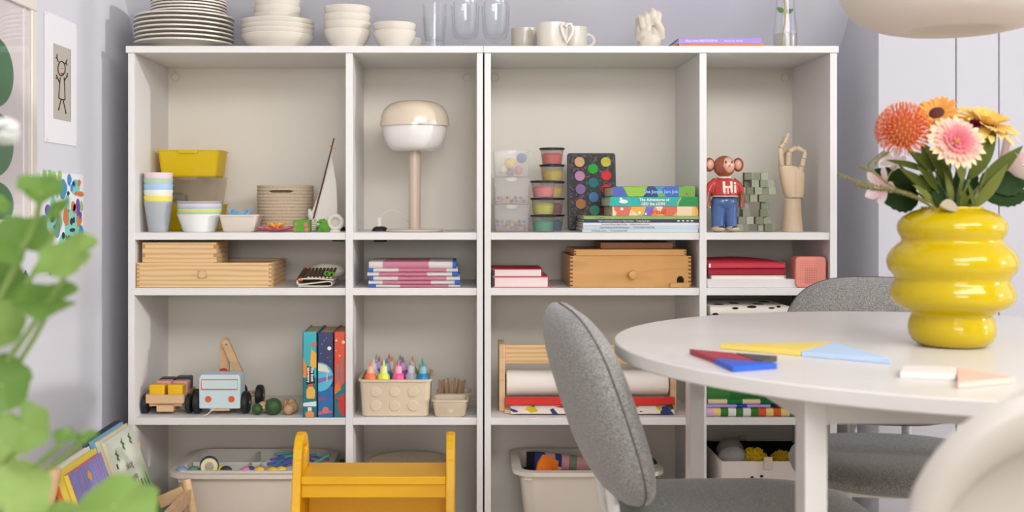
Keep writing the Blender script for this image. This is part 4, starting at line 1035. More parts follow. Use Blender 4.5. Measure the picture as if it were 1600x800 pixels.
B().prism([(-cw_ / 2, cz0), (cw_ / 2, cz0), (cw_ / 2, cz1 - 0.008), (cw_ / 2 - 0.006, cz1), (-cw_ / 2 + 0.006, cz1), (-cw_ / 2, cz1 - 0.008)], 0.0, 0.07).build('cab', lb, t, bevel=0.003)
wz0, wz1 = cz0 + 0.053, cz0 + 0.079
fr = [(-0.049, wz0), (0.049, wz0), (0.049, wz1), (-0.049, wz1), (-0.049, wz0)]
B().tube([(a, -0.0005, c) for a, c in fr], 0.0012, 6).build('windscreen_outline', orng, t)
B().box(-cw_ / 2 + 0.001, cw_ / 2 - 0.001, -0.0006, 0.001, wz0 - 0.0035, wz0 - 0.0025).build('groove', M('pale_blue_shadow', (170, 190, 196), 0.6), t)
for s_ in (-1, 1): B().disc((0.0315 * s_ + 0.001, -0.0006, cz0 + 0.026), 0.0086, 0.0008, 24).build('headlight', orng, t)
B().box(-0.026, 0.026, 0.004, 0.2, 0.012, 0.020).build('chassis', wood, t)
B().box(-0.04, 0.058, 0.075, 0.21, 0.020, 0.034).build('bed', wood, t, bevel=0.002)
for x_, y_ in ((-0.066, 0.03), (-0.074, 0.14), (0.066, 0.03), (0.084, 0.14)): wheel(t, x_, y_, 0.0305, 0.030, 0.0105)
B().tube([(-0.06, 0.03, 0.0305), (0.06, 0.03, 0.0305)], 0.004, 8).build('axle', wood, t)
B().tube([(-0.07, 0.14, 0.0305), (0.08, 0.14, 0.0305)], 0.004, 8).build('axle', wood, t)
ya = 0.12
def LP(px, py): return (X(px, y + ya) - cx_, Z(py, y + ya) - Z3)
def bar(p0, p1, wd, yy, th, name):
    a, c = Vector((p0[0], 0, p0[1])), Vector((p1[0], 0, p1[1])); d = (c - a).normalized(); n = Vector((-d.z, 0, d.x))
    poly = []
    for k in range(9):
        q = R(90 + 180 * k / 8); v = a + (d * math.cos(q) + n * math.sin(q)) * wd / 2; poly.append((v.x, v.z))
    for k in range(9):
        q = R(-90 + 180 * k / 8); v = c + (d * math.cos(q) + n * math.sin(q)) * wd / 2; poly.append((v.x, v.z))
    return B().prism(poly, yy, yy + th).build(name, wood, t, bevel=0.001, seg=1)
bar(LP(349, 600), LP(349, 536), 0.026, ya + 0.012, 0.012, 'crane_post')
bar(LP(353, 537), LP(376, 588), 0.022, ya - 0.004, 0.013, 'crane_arm')
B().box(-0.012, 0.014, ya + 0.006, ya + 0.03, 0.03, LP(0, 590)[1]).build('crane_base', wood, t)
B().disc((LP(354, 538)[0], ya - 0.0045, LP(354, 538)[1]), 0.003, 0.0006, 14).build('pivot', M('blue_pivot', (90, 140, 170), 0.4), t)
B().ell((LP(352, 592)[0], ya - 0.02, LP(352, 582)[1]), 0.016, 0.010, 0.015).build('winch', M('red_paint', (206, 50, 44), 0.4), t)
B().lathe([(0, 0), (0.013, 0), (0.009, 0.022), (0.004, 0.03), (0, 0.03)], 20).build('hook_weight', tyre, t, loc=(LP(381, 0)[0], ya, 0.035))
st = [(0.0, -0.001, cz0 + 0.018), (-0.012, -0.008, cz0 + 0.004), (-0.030, -0.016, 0.006), (-0.040, -0.014, 0.0018)]
B().tube(smooth_path(st), 0.0012, 6).build('pull_string', M('white_string', (236, 232, 224), 0.9), t)
# trailer with blocks
y = 0.04; tx = X(257, y)
tr = thing('toy_trailer', 'wooden toy trailer with black wheels beside the lorry', 'toy trailer', (tx, y, Z3))
B().loft([rrect(0.104, 0.14, 0.004, 0.032, cy=0.07), rrect(0.104, 0.14, 0.004, 0.036, cy=0.07), rrect(0.104, 0.14, 0.004, 0.055, cy=0.07), rrect(0.096, 0.132, 0.003, 0.055, cy=0.07), rrect(0.096, 0.132, 0.003, 0.040, cy=0.07)]).build('bed', wood, tr)
B().box(-0.045, 0.045, 0.012, 0.13, 0.022, 0.032).build('chassis', wood, tr)
B().box(-0.023, 0.023, 0.004, 0.09, 0.008, 0.026).build('hitch_block', wood, tr, bevel=0.001)
for x_, y_ in ((-0.058, 0.03), (-0.056, 0.11), (0.0605, 0.03), (0.0605, 0.11)): wheel(tr, x_, y_, 0.0265, 0.0265, 0.0085)
for y_ in (0.03, 0.11): B().tube([(-0.055, y_, 0.0265), (0.058, y_, 0.0265)], 0.004, 8).build('axle', wood, tr)
for i, (dx, dy, c, nm, h) in enumerate(((-0.0235, 0.026, (240, 188, 14), 'yellow', 0.040), (0.0265, 0.026, (240, 188, 14), 'yellow', 0.040), (-0.015, 0.066, (226, 160, 160), 'pink', 0.044), (0.030, 0.066, (226, 160, 160), 'pink', 0.044), (-0.018, 0.106, (40, 62, 56), 'dark green', 0.046), (0.028, 0.106, (40, 62, 56), 'dark green', 0.050))):
    o = B().loft([rrect(0.040, 0.036, 0.004, 0), rrect(0.042, 0.037, 0.004, h - 0.003), rrect(0.036, 0.032, 0.004, h)]).build('toy_block', M('block_' + nm, c, 0.45), loc=(tx + dx, y + dy, Z3 + 0.0401))
    tag(o, '%s wooden block riding on the toy trailer' % nm, 'toy block', 'blocks on the toy trailer')
# bead toys
dg = M('dark_green_wood', (52, 88, 44), 0.5); og = M('olive_wood', (96, 122, 50), 0.5)
t = thing('bead_toy', 'caterpillar toy of green and natural wooden balls', 'toy', (X(420, 0.06), 0.06, Z3))
for px, yy, r, m_ in ((427.5, 0.045, 0.0228, dg), (402, 0.045, 0.0150, dg), (421, 0.10, 0.0165, og), (411, 0.075, 0.0155, wood), (435, 0.10, 0.0155, wood)):
    B().ell((X(px, yy) - X(420, 0.06), yy - 0.06, r), r, nu=24, nv=14).build('ball', m_, t)
B().tube([(X(405, .05) - X(420, .06), -0.012, 0.017), (X(427, .045) - X(420, .06), -0.013, 0.022)], 0.004, 8).build('link', wood, t)
t = thing('bead_toy', 'cluster toy of natural wooden balls beside the books', 'toy', (X(454, 0.06), 0.06, Z3))
nat = M_wood('natural_ball', (200, 160, 120), (176, 134, 94), 14)
for px, yy, r, dz in ((451, 0.045, 0.0150, 0), (458, 0.07, 0.0150, 0.001), (455, 0.10, 0.0155, 0), (448, 0.115, 0.0150, 0.002), (456, 0.085, 0.0130, 0.012)):
    B().ell((X(px, yy) - X(454, 0.06), yy - 0.06, r + dz), r, nu=22, nv=12).build('ball', nat, t)
# upright books
def upbook(label, px0, px1, pyt, cov, spine_fn, page=M('tan_pages', (196, 168, 130), 0.9), lean=0.0):
    y = 0.006
    W = (px1 - px0) * U(y); H = Z(pyt, y) - Z3
    t = thing('picture_book', label, 'book', (X((px0 + px1) / 2, y), y, Z3), group='upright books by the divider')
    b = B()
    for s_ in (-1, 1): b.box(*sorted((s_ * W / 2, s_ * (W / 2 - 0.0025))), 0.0, 0.175, 0, H)
    b.box(-W / 2, W / 2, 0.0, 0.0025, 0.0002, H - 0.0002); b.build('cover', cov, t, bevel=0.0008, seg=1)
    B().box(-W / 2 + 0.0025, W / 2 - 0.0025, 0.0025, 0.171, 0.003, H - 0.004).build('pages', page, t)
    spine_fn(t, W, H)
    return t
pc = lambda n, c: M('ink_' + n, c, 0.55)
def poly(t, pts, c, n, k=0.0006): B().prism(pts, -k, 0.0006).build('motif', pc(n, c), t)
def s1(t, W, H):
    w2 = W / 2 - 0.0012
    poly(t, [(-w2, 0.001), (w2, 0.001), (w2, H * 0.46), (-w2, H * 0.46)], (20, 120, 126), 'teal', 0.0004)
    poly(t, [(-w2, H * 0.47), (-w2, H * 0.70), (w2 * 0.1, H * 0.50), (w2 * 0.1, H * 0.47)], (240, 140, 60), 'orange')
    poly(t, [(0.001, H * 0.58), (w2, H * 0.58), (w2, H * 0.75), (0.006, H * 0.79), (0.006, H * 0.84), (0.003, H * 0.75)], (244, 180, 70), 'amber', 0.0007)
    poly(t, [(0.005, H * 0.83), (w2, H * 0.83), (w2, H * 0.875), (0.005, H * 0.875)], (222, 110, 60), 'cork', 0.0009)
    poly(t, [(-0.007, H * 0.22), (0.012, H * 0.22), (0.014, H * 0.25), (0.014, H * 0.32), (0.008, H * 0.36), (-0.003, H * 0.36), (-0.009, H * 0.32), (-0.009, H * 0.25)], (242, 186, 84), 'honey', 0.0008)
    poly(t, [(-0.004, H * 0.36), (0.008, H * 0.36), (0.008, H * 0.40), (-0.004, H * 0.40)], (222, 90, 50), 'cap', 0.0009)
    poly(t, [(-w2, H * 0.13), (w2, H * 0.13), (w2, H * 0.19), (-w2, H * 0.17)], (228, 236, 234), 'foam', 0.0006)
    poly(t, [(-0.010, 0.001), (0.010, 0.001), (0.012, H * 0.05), (0.004, H * 0.08), (-0.004, H * 0.08), (-0.012, H * 0.05)], (240, 150, 90), 'peach', 0.0008)
    poly(t, [(-0.005, H * 0.08), (0.005, H * 0.08), (0.005, H * 0.12), (-0.005, H * 0.12)], (232, 240, 240), 'label', 0.0008)
    poly(t, [(-0.0085, H * 0.385), (0.014, H * 0.40), (0.010, H * 0.585), (-0.0075, H * 0.60)], (30, 30, 32), 'plate', 0.0010)
    text('the best', 0.0115, lt, t, (0.0035, -0.0013, H * 0.585), (R(90), R(90), 0), bold=0.0003)
    text('laboratory', 0.0095, lt, t, (-0.006, -0.0013, H * 0.585), (R(90), R(90), 0), bold=0.0003)
def s2(t, W, H):
    w2 = W / 2 - 0.0012; cz = H * 0.475; r = H * 0.17
    poly(t, [(-w2, 0.001), (w2, 0.001), (w2, H * 0.36), (-w2, H * 0.36)], (40, 110, 170), 'sea', 0.0004)
    arc = [(-w2, cz - r)] + [(max(-w2, -w2 + 0.002 + (r * 0.98) * math.cos(R(a)) * 1.0), cz + r * math.sin(R(a))) for a in range(-90, 91, 10)] + [(-w2, cz + r)]
    arc = [(min(a, w2), c) for a, c in arc]
    poly(t, arc, (90, 190, 216), 'planet', 0.0006)
    poly(t, [(-w2, cz + r * 0.95), (0.002, cz + r * 0.78), (w2 * 0.6, cz + r * 0.3), (-w2, cz + r * 0.42)], (232, 220, 196), 'cloud', 0.0008)
    poly(t, [(-w2, cz - r * 0.45), (w2, cz - r * 0.1), (w2, cz + r * 0.12), (-w2, cz - r * 0.12)], (130, 110, 170), 'ring', 0.0008)
    poly(t, [(-w2, H * 0.19), (w2 * 0.5, H * 0.215), (-w2, H * 0.24)], (150, 80, 130), 'plum', 0.0008)
    poly(t, [(-w2, H * 0.03), (w2, H * 0.06), (w2 * 0.7, H * 0.08), (-w2, H * 0.07)], (200, 100, 130), 'pink', 0.0008)
    B().disc((0.0, -0.0006, H * 0.085), 0.009, 0.0003, 18).build('motif', pc('peachball', (216, 120, 110)), t)
    B().disc((0.010, -0.0006, H * 0.81), 0.0052, 0.0004, 18).build('motif', lt, t)
    for a, c in ((-0.010, 0.86), (0.002, 0.93), (-0.004, 0.90), (0.006, 0.70), (0.012, 0.66), (-0.013, 0.75)): B().disc((a, -0.0005, H * c), 0.0008, 0.0003, 8).build('motif', lt, t)
    text('Yvonne', 0.008, lt, t, (0.002, -0.0012, H * 0.53), (R(90), R(90), 0))
def s3(t, W, H):
    w2 = W / 2 - 0.0012
    poly(t, [(-w2, 0.001), (w2, 0.001), (w2, H * 0.42), (0.003, H * 0.36), (-w2, H * 0.30)], (16, 120, 124), 'teal', 0.0004)
    poly(t, [(-w2, H * 0.27), (0.004, H * 0.33), (-0.004, H * 0.42), (-w2, H * 0.36)], (226, 120, 60), 'flame', 0.0006)
    arc = [(min(w2, 0.012 + 0.016 * math.cos(R(a))), H * 0.15 + 0.030 * math.sin(R(a))) for a in range(0, 360, 20)]
    poly(t, arc, (204, 50, 50), 'devil', 0.0008)
    B().tube([(0.0, -0.0008, H * 0.20), (-0.010, -0.0008, H * 0.235), (-w2, -0.0008, H * 0.225)], 0.0022, 6).build('motif', pc('devil', (204, 50, 50)), t)
    for a, c, r in ((0.010, 0.88, 0.0045), (-0.009, 0.90, 0.003), (0.0, 0.72, 0.002), (-0.01, 0.78, 0.0015)): B().disc((a, -0.0005, H * c), r, 0.0004, 12).build('motif', pc('snow', (240, 210, 200)), t)
    text('the ninja book', 0.0105, pc('grey_teal', (110, 150, 160)), t, (0.003, -0.0012, H * 0.68), (R(90), R(90), 0), bold=0.0002)
    text('of christmas', 0.0095, pc('grey_teal', (110, 150, 160)), t, (-0.008, -0.0012, H * 0.62), (R(90), R(90), 0), bold=0.0002)
upbook('teal spined picture book with orange bottles, upright', 473, 495, 518.5, M('teal_spine', (60, 178, 190), 0.45), s1)
upbook('navy spined picture book with a blue planet, upright', 496.5, 521, 519, M('navy_spine', (54, 62, 104), 0.45), s2)
upbook('red orange picture book against the divider, upright', 522, 539.6, 518.5, M('vermilion_spine', (226, 84, 54), 0.45), s3)

# --- beige bins with paint bottles and sticks
y = 0.105
t = thing('storage_bin', 'beige bin with six round dents holding paint bottles', 'bin', (X(620.5, y), y, Z3))
tan = M('tan_plastic', (220, 202, 174), 0.5, var=0.015)
tub(B(), 0.180, 0.175, 0.191, 0.186, 0.101, 0.0025, 0.014, 0.004, 0.006).build('body', tan, t)
for i in range(3):
    for j in range(2):
        zz = 0.030 + j * 0.038
        B().lathe([(0.0, 0.0012), (0.009, 0.001), (0.0135, 0.0006), (0.0152, -0.0012)], 24).build('round_dent', tan, t, loc=((i - 1) * 0.050 - 0.002, -0.0888 - (zz / 0.095) * 0.0048, zz), rot=(R(90), 0, 0))
def bottle(label, px, y_, c, k):
    t = thing('paint_bottle', label, 'paint bottle', (X(px, y_), y_, Z3 + 0.006), group='squeeze bottles in the beige bin')
    B().lathe([(0, 0), (0.016, 0), (0.0175, 0.003), (0.0175, 0.090), (0.0165, 0.100), (0.0105, 0.108), (0, 0.108)], 24).build('body', M('bottle_' + k, c, 0.35), t)
    nk = M('neck_' + k, tuple(int(v * 0.45 + 235 * 0.55) for v in c), 0.3)
    B().lathe([(0.0105, 0.107), (0.0095, 0.120), (0.0085, 0.126), (0.0035, 0.129), (0.0, 0.129)], 20).build('neck', nk, t)
    B().lathe([(0.0036, 0.128), (0.0024, 0.136), (0.0008, 0.1425), (0, 0.143)], 14).build('nozzle', M('bottle_' + k, c, 0.35), t)
bt = [(579, 0.045, (250, 124, 62), 'orange'), (598, 0.045, (232, 240, 70), 'lemon yellow'), (622.5, 0.045, (250, 90, 150), 'bright pink'), (640, 0.052, (176, 176, 182), 'silver grey'), (656.5, 0.045, (20, 130, 180), 'sky blue'),
      (584, 0.095, (214, 220, 230), 'white'), (592.5, 0.13, (160, 80, 170), 'purple'), (604, 0.088, (40, 130, 190), 'mid blue'), (611.5, 0.128, (190, 140, 90), 'bronze'), (630, 0.10, (150, 70, 160), 'violet'), (644, 0.125, (196, 150, 80), 'gold'), (660, 0.092, (80, 190, 80), 'green'),
      (588, 0.172, (170, 170, 60), 'olive'), (595, 0.172 - 0.0, (226, 70, 60), 'scarlet'), (604, 0.168, (50, 160, 90), 'emerald'), (607, 0.165, (226, 80, 130), 'magenta')]
placed = []
for px, y_, c, k in bt:
    x_ = X(px, y_)
    # keep neighbours at least a bottle apart
    for it in range(40):
        ok = True
        for a, q in placed:
            dx, dy = x_ - a, y_ - q
            d = math.hypot(dx, dy)
            if d < 0.0355:
                ok = False; x_ = a + (dx if dx else 0.001) / max(d, 1e-4) * 0.036; y_ = min(0.176, q + dy / max(d, 1e-4) * 0.036)
        x_ = min(max(x_, X(620.5, 0.105) - 0.074), X(620.5, 0.105) + 0.074)
        if ok: break
    placed.append((x_, y_))
    bottle('%s squeeze paint bottle standing in the beige bin' % k, CX + x_ * F / (D0 + y_), y_, c, k.replace(' ', '_'))
for px, y, h, lab in ((703.5, 0.050, 0.046, 'small empty beige tub in front of the stick tub'), (709, 0.155, 0.046, 'small beige tub full of wooden craft sticks')):
    t = thing('small_bin', lab, 'tub', (X(px, y), y, Z3), group='small beige tubs beside the paint bin')
    tub(B(), 0.083, 0.074, 0.094, 0.085, h, 0.002, 0.012, 0.003, 0.004).build('body', tan, t)
    B().lathe([(0.0, 0.001), (0.008, 0.0008), (0.013, -0.001)], 20).build('round_dent', tan, t, loc=(0, -0.0388, h * 0.48), rot=(R(90), 0, 0))
stick = M_wood('craft_stick', (168, 130, 96), (142, 104, 74), 16, axis='Z')
for i in range(12):
    px = 687 + i * 3.0; yy = 0.140 + (i % 3) * 0.012
    a = R(random.uniform(-14, 14) if i < 8 else random.uniform(8, 28))
    L = random.uniform(0.066, 0.078)
    tag(B().prism([(-0.0032, 0.0), (0.0032, 0), (0.0034, L - 0.003), (0.0, L), (-0.0034, L - 0.003)], 0, 0.0018).build('craft_stick', stick, loc=(X(px, yy) - 0.0, yy, Z3 + 0.007), rot=(0, a * 0.5, 0)), 'brown wooden craft stick standing in the small tub', 'craft stick', 'craft sticks in the tub')

# --- paper roll holder
y = 0.09; hx = X(919, y)
t = thing('paper_roll_holder', 'wooden paper roll holder with a red cutting bar', 'paper roll', (hx, y, Z3))
xl, xr = X(780, y) - hx, X(1057, y) - hx
for xa in (xl, xr - 0.016):
    B().prism([(xa, 0), (xa + 0.016, 0), (xa + 0.016, 0.186), (xa, 0.186)], 0, 0.11).build('end_panel', wood, t, bevel=0.002)
    B().box(*(sorted((xa + 0.016, xa + 0.018)) if xa < 0 else sorted((xa, xa - 0.002))), 0.02, 0.06, 0.045, 0.10).build('bracket', M('dark_slot', (90, 56, 34), 0.7), t)
B().box(xl + 0.016, xr - 0.016, 0.004, 0.018, 0.132, 0.184).build('top_bar', pine, t, bevel=0.0015)
roll = B().lathe([(0, -0.225), (0.034, -0.225), (0.036, -0.223), (0.036, 0.223), (0.034, 0.225), (0, 0.225)], 48).build('roll', M('paper_roll_white', (244, 236, 226), 0.8, var=0.01), t, loc=(0.0, 0.045, 0.073), rot=(0, R(90), 0))
B().tube([(xl + 0.01, 0.045, 0.073), (xr - 0.01, 0.045, 0.073)], 0.008, 12).build('spindle', wood, t)
B().box(xl + 0.016, xr - 0.008, -0.020, -0.006, 0.022, 0.042).build('cutting_bar', M('red_lacquer', (214, 36, 28), 0.35), t, bevel=0.0015)
B().box(xl + 0.014, xr - 0.010, -0.030, 0.10, 0.0, 0.010).build('base_board', wood, t, bevel=0.0015)
pap = M_blotch('painted_paper', [(240, 232, 220), (242, 234, 222), (240, 232, 220), (238, 230, 218), (240, 200, 40), (244, 236, 224), (60, 110, 60), (190, 50, 40), (240, 232, 220), (40, 60, 130), (242, 234, 222), (236, 228, 216), (242, 234, 222), (240, 232, 220), (238, 230, 218), (242, 234, 222), (214, 196, 40), (240, 232, 220), (242, 234, 222)], 46)
p_ = smooth_path([(0, -0.004, 0.026), (0, -0.010, 0.019), (0, -0.030, 0.0145), (0, -0.048, 0.006), (0, -0.052, 0.004)])
L = []
for xx in (xl + 0.030, xr - 0.014):
    L.append([(xx, a[1], a[2]) for a in p_] + [(xx, a[1] + 0.0006, a[2] + 0.0008) for a in reversed(p_)])
B().loft(L).build('paper_sheet', pap, t, angle=60)

# --- folded fabrics
def fold(label, px0, px1, y, z, h, dp, mats, cuts=None, group='folded fabrics'):
    L0, L1 = X(px0, y), X(px1, y); xc = (L0 + L1) / 2
    t = thing('folded_fabric', label, 'fabric', (xc, y, z), group=group)
    cuts = cuts or [0, 1]
    for a, c, m_ in zip(cuts, cuts[1:], mats):
        xa, xb_ = L0 + (L1 - L0) * a - xc, L0 + (L1 - L0) * c - xc
        B().loft([[(xx, yy, zz) for yy, zz in [(0.006, 0.0), (0.001, h * 0.2), (0.0, h * 0.5), (0.001, h * 0.8), (0.006, h), (dp, h), (dp, 0)]] for xx in (xa, xb_)]).build('cloth', m_, t, angle=50)
    return t
fb = lambda n, c: M('cloth_' + n, c, 0.95, bump=0.4, bs=350, var=0.06)
y = 0.015; z = Z3
fold('striped fabric of green, white and orange bands at the bottom of the pile', 1105, 1290, y, z, 0.024, 0.27, [fb(*q) for q in (('pink', (232, 178, 216)), ('sand', (236, 206, 130)), ('green', (60, 120, 44)), ('white', (236, 230, 224)), ('green', (60, 120, 44)), ('white', (236, 230, 224)), ('green', (60, 120, 44)), ('rust', (216, 92, 44)), ('sand', (236, 206, 130)), ('rust', (216, 92, 44)), ('sand', (236, 206, 130)), ('green', (60, 120, 44)), ('white', (236, 230, 224)))], [0, .055, .115, .18, .245, .305, .37, .435, .50, .56, .625, .70, .8, 1.0]); z += 0.024
fold('thin lilac and cobalt fabric above the striped fabric', 1105, 1270, y, z, 0.009, 0.26, [fb('lilac', (176, 156, 224)), fb('cobalt', (30, 70, 180)), fb('lilac', (176, 156, 224)), fb('ink', (24, 22, 26))], [0, .28, .38, .6, 1]); z += 0.009
fold('cream and bright green fabric in the pile', 1107, 1280, y, z, 0.014, 0.26, [fb('sandy', (226, 202, 164)), fb('bright', (10, 120, 60)), fb('sandy', (226, 202, 164)), fb('deep', (0, 104, 50))], [0, .17, .31, .47, 1]); z += 0.014
fold('thick leaf green fabric folded over in the pile', 1105, 1285, y, z, 0.036, 0.27, [fb('leaf', (58, 124, 52)), fb('leaf2', (40, 112, 48)), fb('leaf', (58, 124, 52))], [0, .2, .45, 1]); z += 0.036
fold('dark green fabric above the leaf green fabric', 1106, 1285, y, z, 0.03, 0.27, [fb('forest', (36, 84, 44))]); z += 0.03
for lab, c, h in (('white quilt folded in the pile under the spotted cloth', (232, 226, 218), 0.055), ('charcoal quilt folded in the pile under the spotted cloth', (60, 58, 56), 0.06), ('grey quilt folded just under the spotted cloth', (150, 146, 140), 0.042)):
    fold(lab, 1107, 1285, y, z, h, 0.27, [fb('q%d' % c[0], c)]); z += h
spot = fb('spotted_ground', (236, 228, 216))
y = 0.03
t = fold('white cloth with big black spots on top of the fabric pile', 1110, 1234, y, z, 0.026, 0.24, [spot])
x0 = X(1172, y)
for px, dz, rx, rz in ((1118, 0.006, 0.010, 0.005), (1149, 0.020, 0.011, 0.004), (1175, 0.0245, 0.013, 0.004), (1206, 0.021, 0.010, 0.003), (1217, 0.025, 0.006, 0.003)):
    B().ell((X(px, y) - x0, 0.0022, dz), rx, 0.002, rz, 16, 8).build('spot', fb('ink', (24, 22, 26)), t)
for px, yy in ((1130, 0.06), (1160, 0.1), (1195, 0.07), (1215, 0.14)):
    B().ell((X(px, y) - x0, yy, 0.026), 0.016, 0.02, 0.0012, 16, 8).build('spot', fb('ink', (24, 22, 26)), t)

# ================================================================ bottom shelf (z = 0.040)
ivory = M('ivory_plastic', (226, 214, 200), 0.45, var=0.01)
def bin_(label, px0, px1, y0, dp, zr, mat):
    w_ = (px1 - px0) * U(y0); xc = (X(px0, y0) + X(px1, y0)) / 2
    t = thing('plastic_bin', label, 'bin', (xc, y0 + dp / 2, Z4))
    h = zr - Z4
    tub(B(), w_ * 0.80, dp * 0.78, w_ * 0.90, dp * 0.88, h, 0.004, 0.035, w_ * 0.05, 0.012).build('body', mat, t, angle=50)
    for s_ in (-1, 1): B().box(s_ * w_ * 0.40 - 0.012, s_ * w_ * 0.40 + 0.012, -dp * 0.44 - 0.006, -dp * 0.44 + 0.010, h - 0.026, h - 0.012).build('runner', mat, t, bevel=0.003)
    return t, xc, y0 + dp / 2, h, w_, dp
whiteb = M('white_bin_plastic', (238, 228, 214), 0.42, var=0.01)
t, xc, yc, h, w_, dp = bin_('white plastic bin with dress-up cloths, beside the grey chair', 802, 1042, 0.02, 0.305, Z(738, 0.02), whiteb)
zr = Z4 + h
fillz = zr - 0.048
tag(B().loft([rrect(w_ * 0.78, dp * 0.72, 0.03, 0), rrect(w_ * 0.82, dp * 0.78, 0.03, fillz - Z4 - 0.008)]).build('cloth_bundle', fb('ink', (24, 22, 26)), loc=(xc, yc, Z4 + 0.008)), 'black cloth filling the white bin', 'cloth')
t = thing('rolled_cloth', 'rolled pink cloth with navy and green stripes in the white bin', 'cloth', (X(903, 0.17), 0.17, fillz + 0.03))
for a, c, k, col in ((-0.125, -0.098, 'navy', (38, 56, 120)), (-0.098, -0.068, 'rose', (206, 150, 148)), (-0.068, -0.050, 'navy', (38, 56, 120)), (-0.050, -0.028, 'rose', (206, 150, 148)), (-0.028, -0.008, 'moss', (120, 134, 108)), (-0.008, 0.13, 'rose', (206, 150, 148))):
    B().lathe([(0, a), (0.026, a), (0.028, a + 0.002), (0.028, c), (0, c)], 24).build('band', fb(k, col), t, rot=(0, R(96), 0))
o = B().loft([rrect(0.055, 0.012, 0.003, 0), rrect(0.062, 0.014, 0.003, 0.045), rrect(0.05, 0.012, 0.003, 0.07)]).build('felt_piece', fb('tangerine', (232, 122, 26)), loc=(X(848, 0.1), 0.10, fillz + 0.002), rot=(R(-18), R(24), R(10)))
tag(o, 'orange felt piece with a pink edge sticking out of the white bin', 'felt')
B().box(-0.005, 0.005, -0.007, 0.007, 0, 0.05).build('pink_edge', fb('rose2', (226, 150, 160)), o, loc=(0.034, 0, 0.006))
tag(B().box(-0.10, 0.09, -0.02, 0.03, 0, 0.03).build('felt_sheet', fb('tangerine', (232, 122, 26)), loc=(X(893, 0.07), 0.075, fillz), rot=(0, R(-3), 0), bevel=0.003), 'flat orange felt lying across the white bin', 'felt')
tag(B().box(-0.018, 0.018, -0.02, 0.02, 0, 0.062).build('dark_box', fb('ink', (24, 22, 26)), loc=(X(833, 0.2), 0.2, fillz - 0.002), bevel=0.002), 'small black box standing at the back of the white bin', 'box')
tag(B().ell((0, 0, 0.03), 0.026, 0.026, 0.034, 20, 12).build('pompom_hat', fb('bottle', (18, 44, 44)), loc=(X(1015, 0.13), 0.13, fillz)), 'dark green knitted ball in the white bin', 'ball')
b = B(); b.at((0, 0, 0.035), (0, R(80), 0)).lathe([(0, -0.045), (0.022, -0.045), (0.024, 0), (0.022, 0.045), (0, 0.045)], 20)
tag(b.build('rolled_sock', fb('navy', (38, 56, 120)), loc=(X(985, 0.15), 0.15, fillz - 0.003)), 'navy rolled cloth beside the dark green ball', 'cloth')
# beige bin with a sorting tray
t, xc, yc, h, w_, dp = bin_('beige plastic bin with a sorting tray of craft bits', 257, 512, 0.015, 0.315, Z(741, 0.015), ivory)
zr = Z4 + h
tr = thing('sorting_tray', 'white compartment tray set into the beige bin', 'tray', (xc, yc, zr - 0.0435))
tw_, td = w_ * 0.865, dp * 0.845
greyw = M('tray_white', (228, 222, 212), 0.45)
tub(B(), tw_ * 0.97, td * 0.96, tw_ * 0.995, td * 0.995, 0.048, 0.002, 0.032, 0.010, 0.004).build('body', greyw, tr)
B().box(-0.003, 0.003, -td / 2 + 0.006, td / 2 - 0.006, 0.004, 0.042).build('partition', greyw, tr, loc=(-0.015, 0, 0))
B().box(-tw_ / 2 + 0.01, tw_ / 2 - 0.01, -0.0025, 0.0025, 0.004, 0.040).build('partition', greyw, tr)
B().lathe([(0.045, 0.005), (0.05, 0.005), (0.052, 0.040), (0.050, 0.040), (0.045, 0.006), (0, 0.006)], 28).build('round_cup', greyw, tr, loc=(0.065, -0.02, 0))
zf = zr - 0.020
def bit(name, label, cat, b, mat, px, yy, dz=0.0, rot=(0, 0, 0), group='craft bits in the sorting tray'):
    return tag(b.build(name, mat, loc=(X(px, yy), yy, zf + dz), rot=rot), label, cat, group)
t = thing('tape_roll', 'roll of yellow tape standing in the sorting tray', 'tape', (X(327, 0.06), 0.06, zf + 0.032), (R(90), 0, R(12)))
B().lathe([(0.012, -0.007), (0.023, -0.007), (0.023, 0.007), (0.012, 0.007), (0.012, -0.007)], 28).build('tape', M('pale_tape', (236, 226, 190), 0.5), t)
B().lathe([(0.0228, -0.008), (0.026, -0.008), (0.026, 0.008), (0.0228, 0.008)], 28).build('dark_edge', M('tape_dark', (50, 60, 54), 0.5), t)
B().lathe([(0.011, -0.0075), (0.0125, -0.0075), (0.0125, 0.0075), (0.011, 0.0075)], 28).build('core', M('tape_yellow', (236, 190, 40), 0.5), t)
for i, (px, yy, c, k) in enumerate(((303, 0.06, (104, 150, 120), 'green'), (343, 0.07, (240, 196, 40), 'yellow'), (392, 0.055, (70, 70, 130), 'navy'), (405, 0.05, (240, 190, 60), 'golden'), (425, 0.05, (236, 180, 50), 'amber'), (440, 0.055, (244, 200, 80), 'straw'), (384, 0.05, (226, 130, 170), 'pink'), (353, 0.06, (60, 60, 70), 'charcoal'), (284, 0.055, (140, 160, 190), 'dusty blue'))):
    bit('craft_ball', '%s craft piece lying in the sorting tray' % k, 'craft piece', B().ell((0, 0, 0.013), 0.017, 0.014, 0.013, 16, 10), M('craft_' + k, c, 0.7), px, yy, 0.006)
